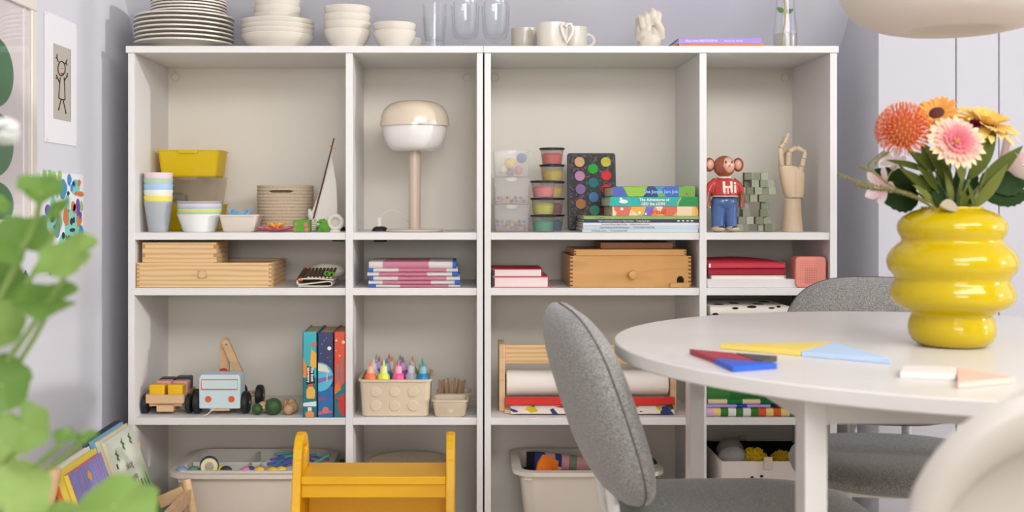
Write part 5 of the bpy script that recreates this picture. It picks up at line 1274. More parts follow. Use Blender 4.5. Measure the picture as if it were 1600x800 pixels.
for i in range(16):
    c, k = (((54, 140, 170), 'teal'), ((70, 110, 190), 'blue'), ((120, 90, 180), 'violet'), ((80, 170, 150), 'mint'))[i % 4]
    px, yy = (430 + i * 4.2, 0.12 + (i % 5) * 0.02) if i < 11 else (486 + (i - 11) * 3.5, 0.10 + (i % 3) * 0.03)
    b = B().tube([(-0.03, 0, 0.006), (0.03, 0, 0.010)], 0.004, 8)
    bit('chalk_stick', '%s craft stick in the sorting tray' % k, 'craft stick', b, M('chalk_' + k, c, 0.7), px, yy, 0.012 + (i % 4) * 0.006, (0, R(-18 + 9 * (i % 5)), R(random.uniform(-50, 50))), 'coloured sticks in the sorting tray')
# dark folders beside the bin, basket behind the stool
for i, (px, c, k) in enumerate(((521, (24, 60, 66), 'dark teal'), (530, (120, 40, 40), 'dark red'), (536, (36, 70, 60), 'bottle green'))):
    tag(B().box(-0.006, 0.006, 0, 0.22, 0, 0.19 - 0.004 * i).build('cardboard_folder', M('folder_' + k, c, 0.6), loc=(X(px, 0.05), 0.05, Z4), bevel=0.001), '%s folder standing beside the beige bin' % k, 'folder', 'folders beside the beige bin')
y = 0.185
rope_basket('round jute rope basket behind the yellow step stool', (X(640, y), y, Z4), 0.105, 0.113, Z(718, y) - Z4, 16, slot=False)
# felt box with pompoms
y0 = 0.05; bw, bd, bh = 0.275, 0.28, Z(721, 0.05) - Z4
xl = X(1127, y0)
t = thing('felt_box', 'pale felt box with a drawn face, black lining and webbing tabs', 'box', (xl + bw / 2, y0 + bd / 2, Z4))
fpink = M('pale_felt', (232, 220, 212), 0.9, var=0.02)
b = B(); b.loft([rrect(bw, bd, 0.004, 0), rrect(bw, bd, 0.004, bh), rrect(bw - 0.008, bd - 0.008, 0.003, bh), rrect(bw - 0.008, bd - 0.008, 0.003, bh - 0.003)], True, False)
b.build('walls', fpink, t)
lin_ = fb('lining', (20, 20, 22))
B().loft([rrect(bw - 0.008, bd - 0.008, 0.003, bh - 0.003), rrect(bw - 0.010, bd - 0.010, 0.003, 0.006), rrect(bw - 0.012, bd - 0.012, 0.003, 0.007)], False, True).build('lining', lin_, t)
for px, yy in ((1201, -bd / 2), (1201, bd / 2)):
    xx = X(1201, y0) - (xl + bw / 2)
    B().box(xx - 0.013, xx + 0.010, yy - 0.004, yy + 0.004, bh - 0.022, bh + 0.012).build('tab', M('webbing', (222, 206, 186), 0.9, bump=0.5, bs=300), t, bevel=0.002)
for px, py in ((1175, 746), (1190, 744)):
    B().ell((X(px, y0) - (xl + bw / 2), -bd / 2 - 0.0005, Z(py, y0) - Z4), 0.005, 0.001, 0.004, 14, 8).build('eye', black, t)
B().tube([(X(1172, y0) - (xl + bw / 2), -bd / 2 - 0.0004, Z(760, y0) - Z4), (X(1184, y0) - (xl + bw / 2), -bd / 2 - 0.0008, Z(768, y0) - Z4), (X(1196, y0) - (xl + bw / 2), -bd / 2 - 0.0004, Z(760, y0) - Z4)], 0.0018, 6).build('mouth', black, t)
zb = Z4 + bh
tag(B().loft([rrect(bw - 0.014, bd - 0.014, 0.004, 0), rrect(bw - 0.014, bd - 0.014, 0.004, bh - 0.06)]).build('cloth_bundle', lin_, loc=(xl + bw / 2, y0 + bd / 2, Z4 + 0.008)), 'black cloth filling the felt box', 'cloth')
zb0 = Z4 + 0.008 + bh - 0.06
greyball = M('grey_wool_ball', (176, 172, 168), 0.95, bump=0.6, bs=200)
tag(B().ell((0, 0, 0.04), 0.042, 0.042, 0.04, 24, 14).build('wool_ball', greyball, loc=(X(1128, 0.11) + 0.032, 0.115, zb0)), 'pale grey wool ball in the felt box beside the yellow pompom', 'ball', 'wool balls in the felt box')
tag(B().ell((0, 0, 0.046), 0.040, 0.040, 0.040, 24, 14).build('wool_ball', greyball, loc=(X(1128, 0.19) + 0.030, 0.215, zb0 - 0.005)), 'pale grey wool ball tucked behind the other wool ball', 'ball', 'wool balls in the felt box')
ym = M('yellow_yarn', (244, 206, 40), 0.95, var=0.12, vs=80)
def yarn_pom(label, px, yy, r):
    t = B()
    for i in range(420):
        z_ = 1 - 2 * (i + 0.5) / 420; a = i * 2.39996; q = math.sqrt(1 - z_ * z_)
        d = Vector((q * math.cos(a), q * math.sin(a), z_))
        n_ = (d + Vector((random.uniform(-.25, .25), random.uniform(-.25, .25), random.uniform(-.25, .25)))).normalized()
        t.tube([d * r * 0.7, n_ * r * random.uniform(0.95, 1.08)], [r * 0.07, r * 0.035], 4)
    t.ell((0, 0, 0), r * 0.82, nu=16, nv=10)
    tag(t.build('yarn_pompom', ym, loc=(X(px, yy), yy, zb0 + r * 0.95)), label, 'pompom', 'yellow yarn pompoms')
yarn_pom('round yellow yarn pompom beside the grey wool ball', 1178, 0.105, 0.040)
yarn_pom('yellow yarn pompom behind the webbing tab of the felt box', 1221, 0.13, 0.033)
# ================================================================ vase and bouquet on the table
vy = -1.12; vx = X(1487, vy); vz = TZ
vase_m = M('yellow_glass', (194, 166, 0), 0.11, coat=0.15, var=0.02, spec=0.4)
k = U(vy)
vp = [(545, 44), (543, 50), (537, 58), (528, 63), (518, 64.5), (508, 63), (500, 60), (496, 59.5), (491, 66), (482, 83), (474, 90), (465, 92), (456, 90.5), (448, 86), (442, 83.5), (437, 85), (428, 92.5), (421, 95.3), (414, 96), (405, 94), (395, 88), (388, 80), (384, 75), (380, 73.5), (376, 75), (369, 79), (361, 80.5), (353, 79), (344, 72), (337, 60), (333, 50), (331.5, 45), (328.5, 44.5)]
zz = lambda py: (545.5 - py) * k
prof = [(0, 0)] + [(r * k, zz(py)) for py, r in vp] + [((44.5 - 3) * k, zz(329)), (42 * k, zz(334)), (56 * k, zz(345)), (60 * k, zz(400)), (50 * k, zz(520)), (0, zz(535))]
dens = []
tag(B().lathe(prof, 72).build('vase', vase_m, loc=(vx, vy, vz + 0.0004), angle=70), 'glossy yellow vase of stacked bulging rings with flowers', 'vase')

def petalm(L, W, n=5, curl=0.0, tip=6.0):
    vs = []; fs = []
    for i in range(n + 1):
        u = i / n
        w_ = W / 2 * math.sqrt(max(0.0, 1 - u ** tip)) * (0.45 + 0.55 * min(1, u * 1.8)) + 0.0001
        z = -curl * L * u * u
        vs += [(L * u, -w_, z + 0.18 * w_), (L * u, 0, z), (L * u, w_, z + 0.18 * w_)]
    for i in range(n):
        a = 3 * i
        fs += [(a, a + 3, a + 4, a + 1), (a + 1, a + 4, a + 5, a + 2)]
    return vs, fs
def frame(n):
    n = Vector(n).normalized(); u = Vector((0, 0, 1)).cross(n)
    u = u.normalized() if u.length > 1e-3 else Vector((1, 0, 0)); v = n.cross(u)
    return Matrix((u, v, n)).transposed().to_4x4()
def VP(px, py, y): return Vector((X(px, y), y, Z(py, y)))
mouth = Vector((vx, vy, zz(329) + vz))
stem_m = M('flower_stem', (104, 124, 60), 0.6)
def bloom(name, label, cat, c, n, rings, heart=None, stem=True, disc=None):
    t = thing(name, label, cat, c)
    Fm = frame(n)
    for (N, r0, L, W, tilt, col, zoff, curl) in rings:
        b = B()
        for i in range(N):
            a = 2 * math.pi * (i + random.uniform(-.2, .2)) / N
            tl = R(tilt + random.uniform(-7, 7)); LL = L * random.uniform(0.9, 1.06)
            b.T = Fm @ Matrix.Rotation(a, 4, 'Z') @ Matrix.Translation((r0, 0, zoff)) @ Matrix.Rotation(-tl, 4, 'Y') @ Matrix.Rotation(R(random.uniform(-14, 14)), 4, 'X')
            b.add(*petalm(LL, W, curl=curl))
        tag(b.build('petals', M('petal_%d_%d_%d' % col, col, 0.6, trans=0.25, var=0.08, vs=60), t), kind='stuff')
    if disc:
        b = B(); b.T = Fm; b.ell((0, 0, 0.002), disc[0], disc[0], disc[0] * 0.45, 20, 10); b.build('flower_heart', M('heart_%d' % disc[1][0], disc[1], 0.9, bump=1.0, bs=300), t)
    if stem:
        m = mouth + Vector(((c[0] - vx) * 0.25, (c[1] - vy) * 0.2, 0)) - Vector(c); mid = m * 0.5 - Vector(n).normalized() * 0.02
        d = Vector((vx, vy, vz + 0.12)) - Vector(c)
        B().tube(smooth_path([tuple(-Vector(n).normalized() * 0.004), tuple(mid), tuple(m), tuple(m.lerp(d, 0.5))]), 0.0022, 8).build('stem', stem_m, t)
    return t
bloom('gerbera', 'pink and peach double gerbera in front of the bouquet', 'flower', VP(1494, 222, -1.19), (0.06, -0.92, 0.38),
      [(26, 0.020, 0.028, 0.0090, 8, (248, 218, 180), 0.0, 0.15), (26, 0.016, 0.025, 0.0080, 20, (246, 186, 172), 0.002, 0.05), (24, 0.011, 0.018, 0.0060, 30, (238, 148, 154), 0.004, 0), (20, 0.007, 0.014, 0.0050, 40, (232, 128, 144), 0.005, 0), (14, 0.004, 0.009, 0.004, 55, (228, 130, 130), 0.006, 0)], disc=(0.006, (196, 130, 80)))
bloom('gerbera', 'orange gerbera with a dark brown heart, facing aside', 'flower', VP(1464, 178, -1.13), (-0.45, -0.62, 0.55),
      [(22, 0.012, 0.026, 0.0085, 8, (240, 168, 74), 0, 0.1), (18, 0.011, 0.022, 0.0080, 22, (244, 178, 88), 0.002, 0)], disc=(0.0125, (88, 44, 40)))
bloom('gerbera', 'large yellow gerbera with a dark heart behind the pink gerbera', 'flower', VP(1540, 196, -1.10), (0.22, -0.42, 0.88),
      [(26, 0.016, 0.046, 0.0135, 4, (244, 214, 124), 0, 0.25), (26, 0.014, 0.042, 0.0125, 18, (242, 208, 116), 0.003, 0.15), (20, 0.010, 0.030, 0.010, 35, (238, 198, 100), 0.005, 0)], disc=(0.014, (96, 24, 40)))
bloom('burgundy_bud', 'dark burgundy flower bud between the gerberas', 'flower', VP(1520, 204, -1.15), (-0.1, -0.75, 0.6),
      [(9, 0.005, 0.020, 0.008, 62, (112, 22, 40), 0, -0.2), (7, 0.003, 0.018, 0.006, 75, (96, 16, 34), 0.001, -0.1)], disc=(0.007, (70, 12, 26)))
lil = [(240, 200, 204), (246, 228, 226)]
bloom('pale_lily', 'pale pink lily peeking out beside the fern sprig', 'flower', VP(1384, 292, -1.09), (-0.85, -0.35, 0.1), [(5, 0.003, 0.036, 0.020, 32, lil[1], 0, 0.1), (3, 0.002, 0.030, 0.014, 45, lil[0], 0.001, 0)])
bloom('pale_lily', 'pale pink lily with long petals below the yellow gerbera', 'flower', VP(1560, 262, -1.08), (0.70, -0.30, 0.45), [(6, 0.003, 0.068, 0.036, 44, lil[1], 0, 0.15), (4, 0.002, 0.055, 0.024, 58, lil[0], 0.001, 0.1)])
bloom('pale_lily', 'small pale pink lily under the orange pincushion flower', 'flower', VP(1400, 252, -1.07), (-0.5, -0.5, 0.3), [(5, 0.003, 0.026, 0.014, 40, lil[1], 0, 0.1)])
# pincushion protea
c = VP(1411, 206, -1.15)
t = thing('pincushion_protea', 'round orange pincushion protea with curling spikes', 'flower', c)
Fm = frame((-0.22, -0.62, 0.75)); rr = 0.045
b = B(); tips = B()
for i in range(260):
    q = (i + 0.5) / 260
    ph = math.acos(1 - 1.55 * q); a = i * 2.39996
    d = Vector((math.sin(ph) * math.cos(a), math.sin(ph) * math.sin(a), math.cos(ph)))
    o_ = Vector((math.cos(a), math.sin(a), 0))
    p0 = d * rr * 0.34; p1 = d * rr * 0.72 + o_ * rr * 0.10; p2 = d * rr * 0.96 + o_ * rr * 0.04 + Vector((0, 0, rr * 0.06)); p3 = d * rr * 1.03 - o_ * rr * 0.10 * math.sin(ph) + Vector((0, 0, rr * 0.16))
    pts = [Fm @ v for v in (p0, p1, p2, p3)]
    b.tube(pts, [0.0007, 0.0008, 0.0008, 0.0006], 4)
    tips.ell(tuple(pts[3]), 0.00115, nu=5, nv=4)
tag(b.build('spikes', M('coral_orange', (238, 122, 80), 0.5, trans=0.2, var=0.12), t), kind='stuff')
tag(tips.build('spike_tips', M('yellow_orange_tip', (246, 168, 84), 0.5), t), kind='stuff')
b = B(); b.T = Fm; b.ell((0, 0, 0), rr * 0.60, rr * 0.60, rr * 0.55, 24, 14); b.build('flower_heart', M('olive_heart', (176, 96, 44), 0.8, var=0.3, vs=90, bump=1, bs=200), t)
m = mouth - c
B().tube(smooth_path([tuple(Fm @ Vector((0, 0, -0.02))), tuple(m * 0.5 + Vector((0.004, 0, -0.01))), tuple(m), tuple(m + Vector((0.01, 0, -0.06)))]), 0.004, 8).build('stem', stem_m, t)
# leaves: each stem of foliage is a thing, each blade a part
ol = M('olive_leaf', (84, 94, 30), 0.6, spec=0.2, trans=0.2, var=0.18, vs=30); ol2 = M('pale_olive_leaf', (112, 118, 52), 0.6, spec=0.2, trans=0.2, var=0.15, vs=30); dgl = M('dark_green_leaf', (40, 64, 28), 0.6, spec=0.15, trans=0.15, var=0.2, vs=40); brl = M('brown_twig_leaf', (70, 44, 36), 0.6); gyl = M('grey_leaf', (170, 158, 132), 0.6, var=0.15)
def blade(parent, org, p0, p1, wpx, mat, y0, y1, tw=0.0, serr=0.0, curl=0.08, n=10):
    a, c = VP(p0[0], p0[1], y0), VP(p1[0], p1[1], y1); d = c - a; L = d.length; d.normalize()
    nrm = Vector((0.15, -1, 0.35)); nrm = (nrm - d * nrm.dot(d)).normalized()
    Mx = Matrix((d, nrm.cross(d), nrm)).transposed().to_4x4(); Mx.translation = a - org
    b = B(); b.T = Mx @ Matrix.Rotation(R(tw), 4, 'X'); b.add(*leafm(L, wpx * U(y0), 0.35, n, curl, serr))
    o = b.build('leaf', mat, parent, angle=80)
    return o
def foliage(label, blades, y):
    t = thing('foliage_stem', label, 'foliage', mouth)
    for (p0, p1, w_, mat, dy, tw) in blades:
        blade(t, mouth, p0, p1, w_, mat, y, y + dy, tw, 0.12 if mat is dgl else 0.0, n=14 if mat is dgl else 10)
        base = VP(p0[0], p0[1], y) - mouth
        B().tube([tuple(base), tuple(base * 0.45 + Vector((0, 0, -0.01))), (base.x * 0.08, base.y * 0.08, -0.04)], 0.0017, 6).build('twig', stem_m, t)
foliage('olive leaves below the pincushion protea', [((1452, 268), (1386, 247), 13, ol, 0.0, 10), ((1458, 300), (1408, 262), 15, ol, -0.01, -15), ((1464, 298), (1436, 258), 19, ol, -0.02, 10), ((1462, 268), (1428, 236), 20, ol, -0.02, 0), ((1464, 325), (1430, 287), 15, ol2, -0.02, 12), ((1447, 250), (1440, 222), 14, ol, 0, 5)], -1.15)
foliage('olive leaves under the pink gerbera', [((1488, 292), (1446, 222), 24, ol, -0.02, 0), ((1506, 281), (1491, 246), 24, ol2, -0.03, 0), ((1488, 320), (1478, 266), 14, ol2, -0.02, 12), ((1506, 328), (1504, 296), 17, ol, -0.02, 0), ((1522, 328), (1514, 282), 12, ol, -0.01, 20), ((1472, 326), (1456, 280), 22, dgl, 0.0, 0)], -1.15)
foliage('long olive leaves reaching out past the yellow gerbera', [((1516, 280), (1560, 197), 26, ol, -0.01, 0), ((1530, 290), (1600, 226), 22, ol, -0.01, -10), ((1520, 326), (1578, 256), 19, ol2, -0.02, 8), ((1520, 318), (1548, 258), 8, ol2, -0.02, 40), ((1518, 326), (1530, 294), 10, gyl, -0.01, 30)], -1.13)
foliage('dark leaves filling the middle of the bouquet', [((1470, 325), (1440, 270), 24, dgl, 0.0, 10), ((1480, 325), (1466, 262), 24, dgl, 0.0, -10), ((1492, 325), (1502, 255), 22, dgl, 0.0, 0), ((1500, 325), (1530, 262), 24, dgl, 0.0, 10), ((1508, 325), (1548, 280), 20, dgl, 0, 0), ((1486, 320), (1484, 268), 18, brl, 0.0, 0)], -1.10)
foliage('dark green toothed leaves hanging over the rim beside the fern', [((1432, 300), (1368, 262), 40, dgl, 0.0, 10), ((1436, 312), (1372, 306), 42, dgl, -0.01, -20)], -1.08)
foliage('dark green toothed leaves hanging over the rim under the long olive leaves', [((1548, 296), (1612, 262), 46, dgl, 0.0, 10), ((1540, 312), (1612, 300), 44, dgl, -0.01, -15), ((1530, 285), (1575, 262), 22, dgl, 0, 0)], -1.09)
tag(B().add(*leafm(0.036, 0.022, 0.6, 10, 0.2)).build('fallen_leaf', gyl, loc=(X(1468, -1.175), -1.175, Z(321, -1.175)), rot=(R(60), R(8), 0)), 'dry grey green leaf lying on the vase rim', 'leaf')
# fern sprig
t = thing('fern_sprig', 'thin brown green fern sprig arching out of the vase', 'foliage', mouth)
brown = M('fern_brown', (130, 122, 66), 0.8)
def sprig(pts, y, L):
    P = smooth_path([tuple(VP(a, c, y) - mouth) for a, c in pts], 6)
    st = B().tube(P, 0.0011, 6).build('stalk', brown, t)
    b = B()
    for i in range(3, len(P) - 1):
        d = (Vector(P[i + 1]) - Vector(P[i])).normalized()
        for s_ in range(5):
            a = s_ * 1.26 + i
            o_ = (Vector((0, 0, 1)) * math.cos(a) + Vector((0, 1, 0)) * math.sin(a)) * 0.8 + d * 0.8
            p = Vector(P[i]) + d * 0.0006 * s_
            b.tube([tuple(p), tuple(p + o_ * L)], [0.0009, 0.0004], 4)
    tag(b.build('needles', brown, st), kind='stuff')
sprig([(1462, 326), (1440, 312), (1415, 302), (1385, 294), (1350, 286), (1310, 273)], -1.17, 0.0055)
sprig([(1455, 322), (1425, 306), (1395, 298), (1365, 296), (1340, 290)], -1.16, 0.006)
sprig([(1440, 312), (1412, 302), (1385, 285), (1362, 268), (1344, 262)], -1.15, 0.004)
sprig([(1385, 285), (1390, 272), (1400, 260)], -1.15, 0.002)
sprig([(1362, 268), (1372, 250), (1388, 238)], -1.15, 0.005)
sprig([(1362, 268), (1358, 256), (1382, 236)], -1.14, 0.004)

# ---------------------------------------------------------------- tangram tiles
TH = 0.008
def TB(zx, zy):
    px, py = 1060 + zx / 2.857, 520 + zy / 2.857
    d = (EYE - (TZ + TH)) * F / (py - CY)
    return Vector(((px - CX) * d / F, d - D0, 0))
for nm, c, pts in (('dark red', (168, 30, 52), [(50, 73), (245, 90), (343, 124), (158, 112)]), ('charcoal', (62, 62, 64), [(256, 90), (441, 104), (376, 125), (350, 124)]), ('royal blue', (32, 88, 200), [(160, 114), (345, 128), (441, 137), (243, 151)]),
                   ('yellow', (240, 212, 100), [(186, 50), (697, 42), (546, 82)]), ('pale blue', (188, 212, 240), [(549, 82), (700, 43), (946, 116)]), ('white', (238, 232, 224), [(989, 176), (1004, 146), (1238, 152), (1239, 187)]), ('pale pink', (242, 196, 180), [(1243, 155), (1503, 200), (1248, 223)])):
    P = [TB(*p) for p in pts]; ctr = sum(P, Vector()) / len(P)
    o = B().pz([(p.x - ctr.x, p.y - ctr.y) for p in P], 0, TH).build('tangram_tile', M('tile_' + nm, c, 0.45), loc=(ctr.x, ctr.y, TZ + 0.0004), bevel=0.0004, seg=1)
    tag(o, '%s wooden tangram tile lying on the white table' % nm, 'puzzle tile', 'tangram tiles on the table')

# ---------------------------------------------------------------- yellow step stool
ylw = M('yellow_paint', (236, 178, 6), 0.42, var=0.02)
ox, oy = -0.203, -0.42
t = thing('step_stool', 'yellow painted step stool with handle holes in its sides', 'stool', (ox, oy, 0))
def pr(d, z): return (d - D0 - oy, z)
side = [pr(2.37, 0), pr(2.40, 0.10), pr(2.445, 0.20), pr(2.485, 0.30), pr(2.50, 0.36), pr(2.508, 0.40)] + [(2.573 - D0 - oy + 0.062 * math.cos(R(a)), 0.395 + 0.058 * math.sin(R(a))) for a in range(170, 9, -20)] + [pr(2.638, 0.40), pr(2.648, 0.30), pr(2.665, 0.1), pr(2.68, 0)]
for x0 in (-0.3845, -0.0405):
    n_ = len(side)
    # side panel with an oval handle hole: outer outline bridged to the hole
    hole = [(2.573 - D0 - oy + 0.030 * math.cos(R(a)), 0.412 + 0.013 * math.sin(R(a))) for a in range(0, 360, 20)]
    import bmesh
    bm = bmesh.new()
    def ringv(pts, xx): return [bm.verts.new((xx, a, c)) for a, c in pts]
    x0l = x0 - ox
    for xx in (x0l, x0l + 0.02):
        A, H_ = ringv(side, xx), ringv(hole, xx)
        es = [bm.edges.new((A[i], A[(i + 1) % len(A)])) for i in range(len(A))] + [bm.edges.new((H_[i], H_[(i + 1) % len(H_)])) for i in range(len(H_))]
        bmesh.ops.triangle_fill(bm, use_beauty=True, edges=es)
        if xx == x0l: A0, H0 = A, H_
    for P0, P1 in ((A0, A), (H0, H_)):
        for i in range(len(P0)):
            j = (i + 1) % len(P0); bm.faces.new((P0[i], P0[j], P1[j], P1[i]))
    bmesh.ops.recalc_face_normals(bm, faces=bm.faces)
    me = bpy.data.meshes.new('side_panel'); bm.to_mesh(me); bm.free(); me.materials.append(ylw)
    so = bpy.data.objects.new('side_panel', me); COL.objects.link(so); so.parent = t
    bv = so.modifiers.new('bevel', 'BEVEL'); bv.width = 0.003; bv.segments = 2; bv.limit_method = 'ANGLE'; bv.angle_limit = R(50)
xa, xb_ = -0.3645 - ox, -0.0405 - ox
B().box(xa, xb_, 2.503 - D0 - oy, 2.642 - D0 - oy, 0.349, 0.367).build('seat', ylw, t, bevel=0.002)
B().box(xa, xb_, 2.512 - D0 - oy, 2.530 - D0 - oy, 0.318, 0.349).build('apron', ylw, t, bevel=0.001)
B().box(xa, xb_, 2.42 - D0 - oy, 2.56 - D0 - oy, 0.16, 0.178).build('lower_step', ylw, t, bevel=0.002)
B().box(xa, xb_, 2.62 - D0 - oy, 2.636 - D0 - oy, 0.08, 0.30).build('back_board', ylw, t, bevel=0.002)

# ---------------------------------------------------------------- book rack and its books
ry = -0.375
t = thing('book_rack', 'low slanted wooden book rack with round topped legs', 'book rack', (-0.84, ry, 0))
def bar3(p0, p1, r, name, n=12, flat=None):
    a, c = Vector(p0), Vector(p1)
    return B().tube([a, a.lerp(c, 0.02), a.lerp(c, 0.98), c], [r * 0.85, r, r, r * 0.85], n).build(name, wood, t)
RX = lambda x_: x_ + 0.84
for dd, near in ((2.33, True), (2.905, False)):
    yy = dd - D0 - ry
    bar3((RX(-0.853), yy, 0.428 if near else 0.36), (RX(-0.948), yy, 0.0), 0.0165, 'leg')
    bar3((RX(-0.722), yy, 0.262), (RX(-0.665), yy, 0.0), 0.0125, 'leg')
    b = B(); a, c = Vector((RX(-0.725), yy, 0.232)), Vector((RX(-0.905), yy, 0.150))
    d = (c - a).normalized(); n_ = Vector((-d.z, 0, d.x))
    b.prism([((a + n_ * 0.015).x, (a + n_ * 0.015).z), ((c + n_ * 0.015).x, (c + n_ * 0.015).z), ((c - n_ * 0.015).x, (c - n_ * 0.015).z), ((a - n_ * 0.015).x, (a - n_ * 0.015).z)], yy - 0.010, yy + 0.010).build('slanted_rail', wood, t, bevel=0.0015)
y0, y1 = 2.345 - D0 - ry, 2.905 - D0 - ry
B().box(RX(-0.775), RX(-0.730), y0, y1, 0.150, 0.172).build('ledge', wood, t, bevel=0.002)
B().box(RX(-0.722), RX(-0.706), y0, y1, 0.205, 0.238).build('front_lip', wood, t, bevel=0.002)
th = R(19.4); ux, uz = math.sin(th), -math.cos(th)
for s0 in (0.03, 0.13):
    b = B(); b.at((RX(-0.894) + ux * s0, 0, 0.400 + uz * s0), (0, -th, 0)); b.box(-0.006, 0.006, y0, y1, -0.03, 0.03); b.build('back_slat', wood, t, bevel=0.0015)
def rack_book(label, d0, d1, xt, zt, H, T, cov, edge, fn=None):
    """xt, zt: top edge of the cover facing the room"""
    yc = (d0 + d1) / 2 - D0; L = d1 - d0
    q = thing('rack_book', label, 'book', (xt, yc, zt), (0, -th, 0), 'books in the slanted rack')
    B().box(-0.0015, 0.0, -L / 2, L / 2, -H, 0).build('cover', cov, q); B().box(-T, -T + 0.0015, -L / 2, L / 2, -H, 0).build('cover', cov, q)
    B().box(-T + 0.0015, -0.0015, -L / 2 + 0.002, L / 2 - 0.003, -H + 0.003, -0.003).build('pages', pages, q)
    B().box(-T, 0, -L / 2 - 0.0012, -L / 2 + 0.0005, -H, 0).build('spine', edge, q)
    if fn: fn(q, L, H)
    return q
def flat(q, pts, mat, k=0.0006, name='motif'):   # polygon in y, z on the room side
    B().loft([[(k, a, c) for a, c in pts], [(-0.0002, a, c) for a, c in pts]]).build(name, mat, q)
leafp = pc('leaf_green', (72, 122, 56)); dkp = pc('dark_green', (60, 104, 50)); grp = pc('grey', (150, 150, 140)); brp = pc('brown', (76, 56, 44))
def printed_gradient(name, stops, axis=2, lo=-0.25, hi=0.0):
    """printed cover whose ink runs from one colour to the next along the cover"""
    m = bpy.data.materials.new(name); m.use_nodes = True; nt = m.node_tree; p = nt.nodes['Principled BSDF']; p.inputs['Roughness'].default_value = 0.5
    tc = nt.nodes.new('ShaderNodeTexCoord'); sp = nt.nodes.new('ShaderNodeSeparateXYZ'); n = nt.nodes.new('ShaderNodeTexNoise'); n.inputs['Scale'].default_value = 22
    mr = nt.nodes.new('ShaderNodeMapRange'); mr.inputs[1].default_value = lo; mr.inputs[2].default_value = hi
    ad = nt.nodes.new('ShaderNodeMath'); ad.operation = 'MULTIPLY_ADD'; ad.inputs[1].default_value = 0.12
    r = ramp_node(nt, stops, False)
    nt.links.new(tc.outputs['Object'], sp.inputs[0]); nt.links.new(tc.outputs['Object'], n.inputs[0])
    mx_ = nt.nodes.new('ShaderNodeMath'); mx_.operation = 'MULTIPLY_ADD'; mx_.inputs[1].default_value = -0.45
    nt.links.new(sp.outputs[1], mx_.inputs[0]); nt.links.new(sp.outputs[axis], mx_.inputs[2]); nt.links.new(mx_.outputs[0], mr.inputs[0])
    nt.links.new(n.outputs[0], ad.inputs[0]); nt.links.new(mr.outputs[0], ad.inputs[2]); nt.links.new(ad.outputs[0], r.inputs[0]); nt.links.new(r.outputs[0], p.inputs['Base Color'])
    return m
leafy = printed_gradient('leafy_cover_print', [(84, 128, 62), (110, 150, 84), (168, 194, 144), (222, 226, 206), (228, 230, 214), (226, 228, 212)])
def fn_green(q, L, H):
    for i in range(9):
        a = -L / 2 + 0.02 + (L - 0.04) * i / 8; h = 0.012 + 0.014 * ((i * 5) % 7) / 6
        flat(q, [(a - 0.005, -0.165), (a + 0.005, -0.165), (a + 0.001, -0.165 + h + 0.02)], (leafp, dkp)[i % 2], 0.0008)
    for cy, cz, r in ((-0.060, -0.046, 0.013), (0.0, -0.030, 0.014), (0.060, -0.028, 0.013)):
        flat(q, [(cy + r * (0.6 + 0.4 * math.cos(5 * R(a))) * math.cos(R(a)) * 0.8, cz + r * (0.7 + 0.3 * math.cos(5 * R(a))) * math.sin(R(a)) * 1.2) for a in range(0, 360, 15)], leafp, 0.0012)
    flat(q, [(-0.085, -0.062), (-0.078, -0.062), (-0.078, -0.074), (-0.085, -0.074)], brp, 0.0012)
    flat(q, [(0.018, -0.17), (0.034, -0.15), (0.040, -0.13), (0.046, -0.15), (0.052, -0.19), (0.026, -0.20)], brp, 0.0022)
    for i, (s_, cz) in enumerate((('skog', -0.090), ('sagan', -0.122))):
        text(s_, 0.026, grp, q, (0.001, -0.028, cz), (R(90), 0, R(90)), ext=0.0003)
def fn_stripe(q, L, H):
    cols = [(60, 150, 210), (210, 90, 140)]
    for i in range(13):
        a = -L / 2 + L * (i + 0.5) / 13; wd = L / 13 * (0.5 if i % 3 else 0.35)
        flat(q, [(a - wd / 2, -H * 0.5), (a + wd / 2, -H * 0.5), (a + wd / 2 , -0.002), (a - wd / 2, -0.002)], pc('stripe_blue', cols[0]), 0.0006)
    flat(q, [(-0.012, -0.03), (0.0, -0.018), (0.012, -0.03), (0.0, -0.042)], pc('gold', (222, 170, 60)), 0.0012)
def RB(label, d0, d1, base, off, slide, H, T, cov, edge, fn=None):
    nx, nz = math.cos(th), math.sin(th)
    return rack_book(label, d0, d1, base[0] - nx * off - ux * slide, base[1] - nz * off - uz * slide, H, T, cov, edge, fn)
far, near = (-0.847, 0.4156), (-0.836, 0.406)
RB('navy picture book at the back of the slanted rack', 2.60, 2.86, far, 0.029, 0.022, 0.255, 0.009, M('rack_navy', (40, 50, 84), 0.5), M('rack_navy', (40, 50, 84), 0.5))
RB('pale blue book in front of the navy rack book', 2.62, 2.85, far, 0.0195, 0.014, 0.25, 0.009, M('rack_blue', (130, 180, 206), 0.5), M('rack_blue', (130, 180, 206), 0.5))
RB('cream backed thin book behind the leafy cover', 2.63, 2.852, far, 0.0100, 0.007, 0.245, 0.009, M('rack_cream', (230, 220, 190), 0.5), M('rack_cream', (230, 220, 190), 0.5))
RB('pale green picture book with leaves drawn on its cover', 2.638, 2.85, far, 0.0, 0.0, 0.245, 0.009, leafy, M('rack_cream', (230, 220, 190), 0.5), fn_green)
RB('white book with an orange edge in the rack', 2.352, 2.578, near, 0.0215, 0.022, 0.25, 0.0105, M('rack_white', (228, 224, 222), 0.5), M('rack_orange', (226, 120, 40), 0.5))
RB('yellow book behind the striped book in the rack', 2.356, 2.582, near, 0.0105, 0.013, 0.24, 0.0105, M('rack_yellow', (232, 210, 80), 0.5), M('rack_yellow', (232, 210, 80), 0.5))
RB('pink and blue striped book at the front of the rack', 2.362, 2.576, near, 0.0, 0.0, 0.225, 0.0095, M('rack_pink', (206, 104, 150), 0.5), M('rack_yellow', (232, 210, 80), 0.5), fn_stripe)

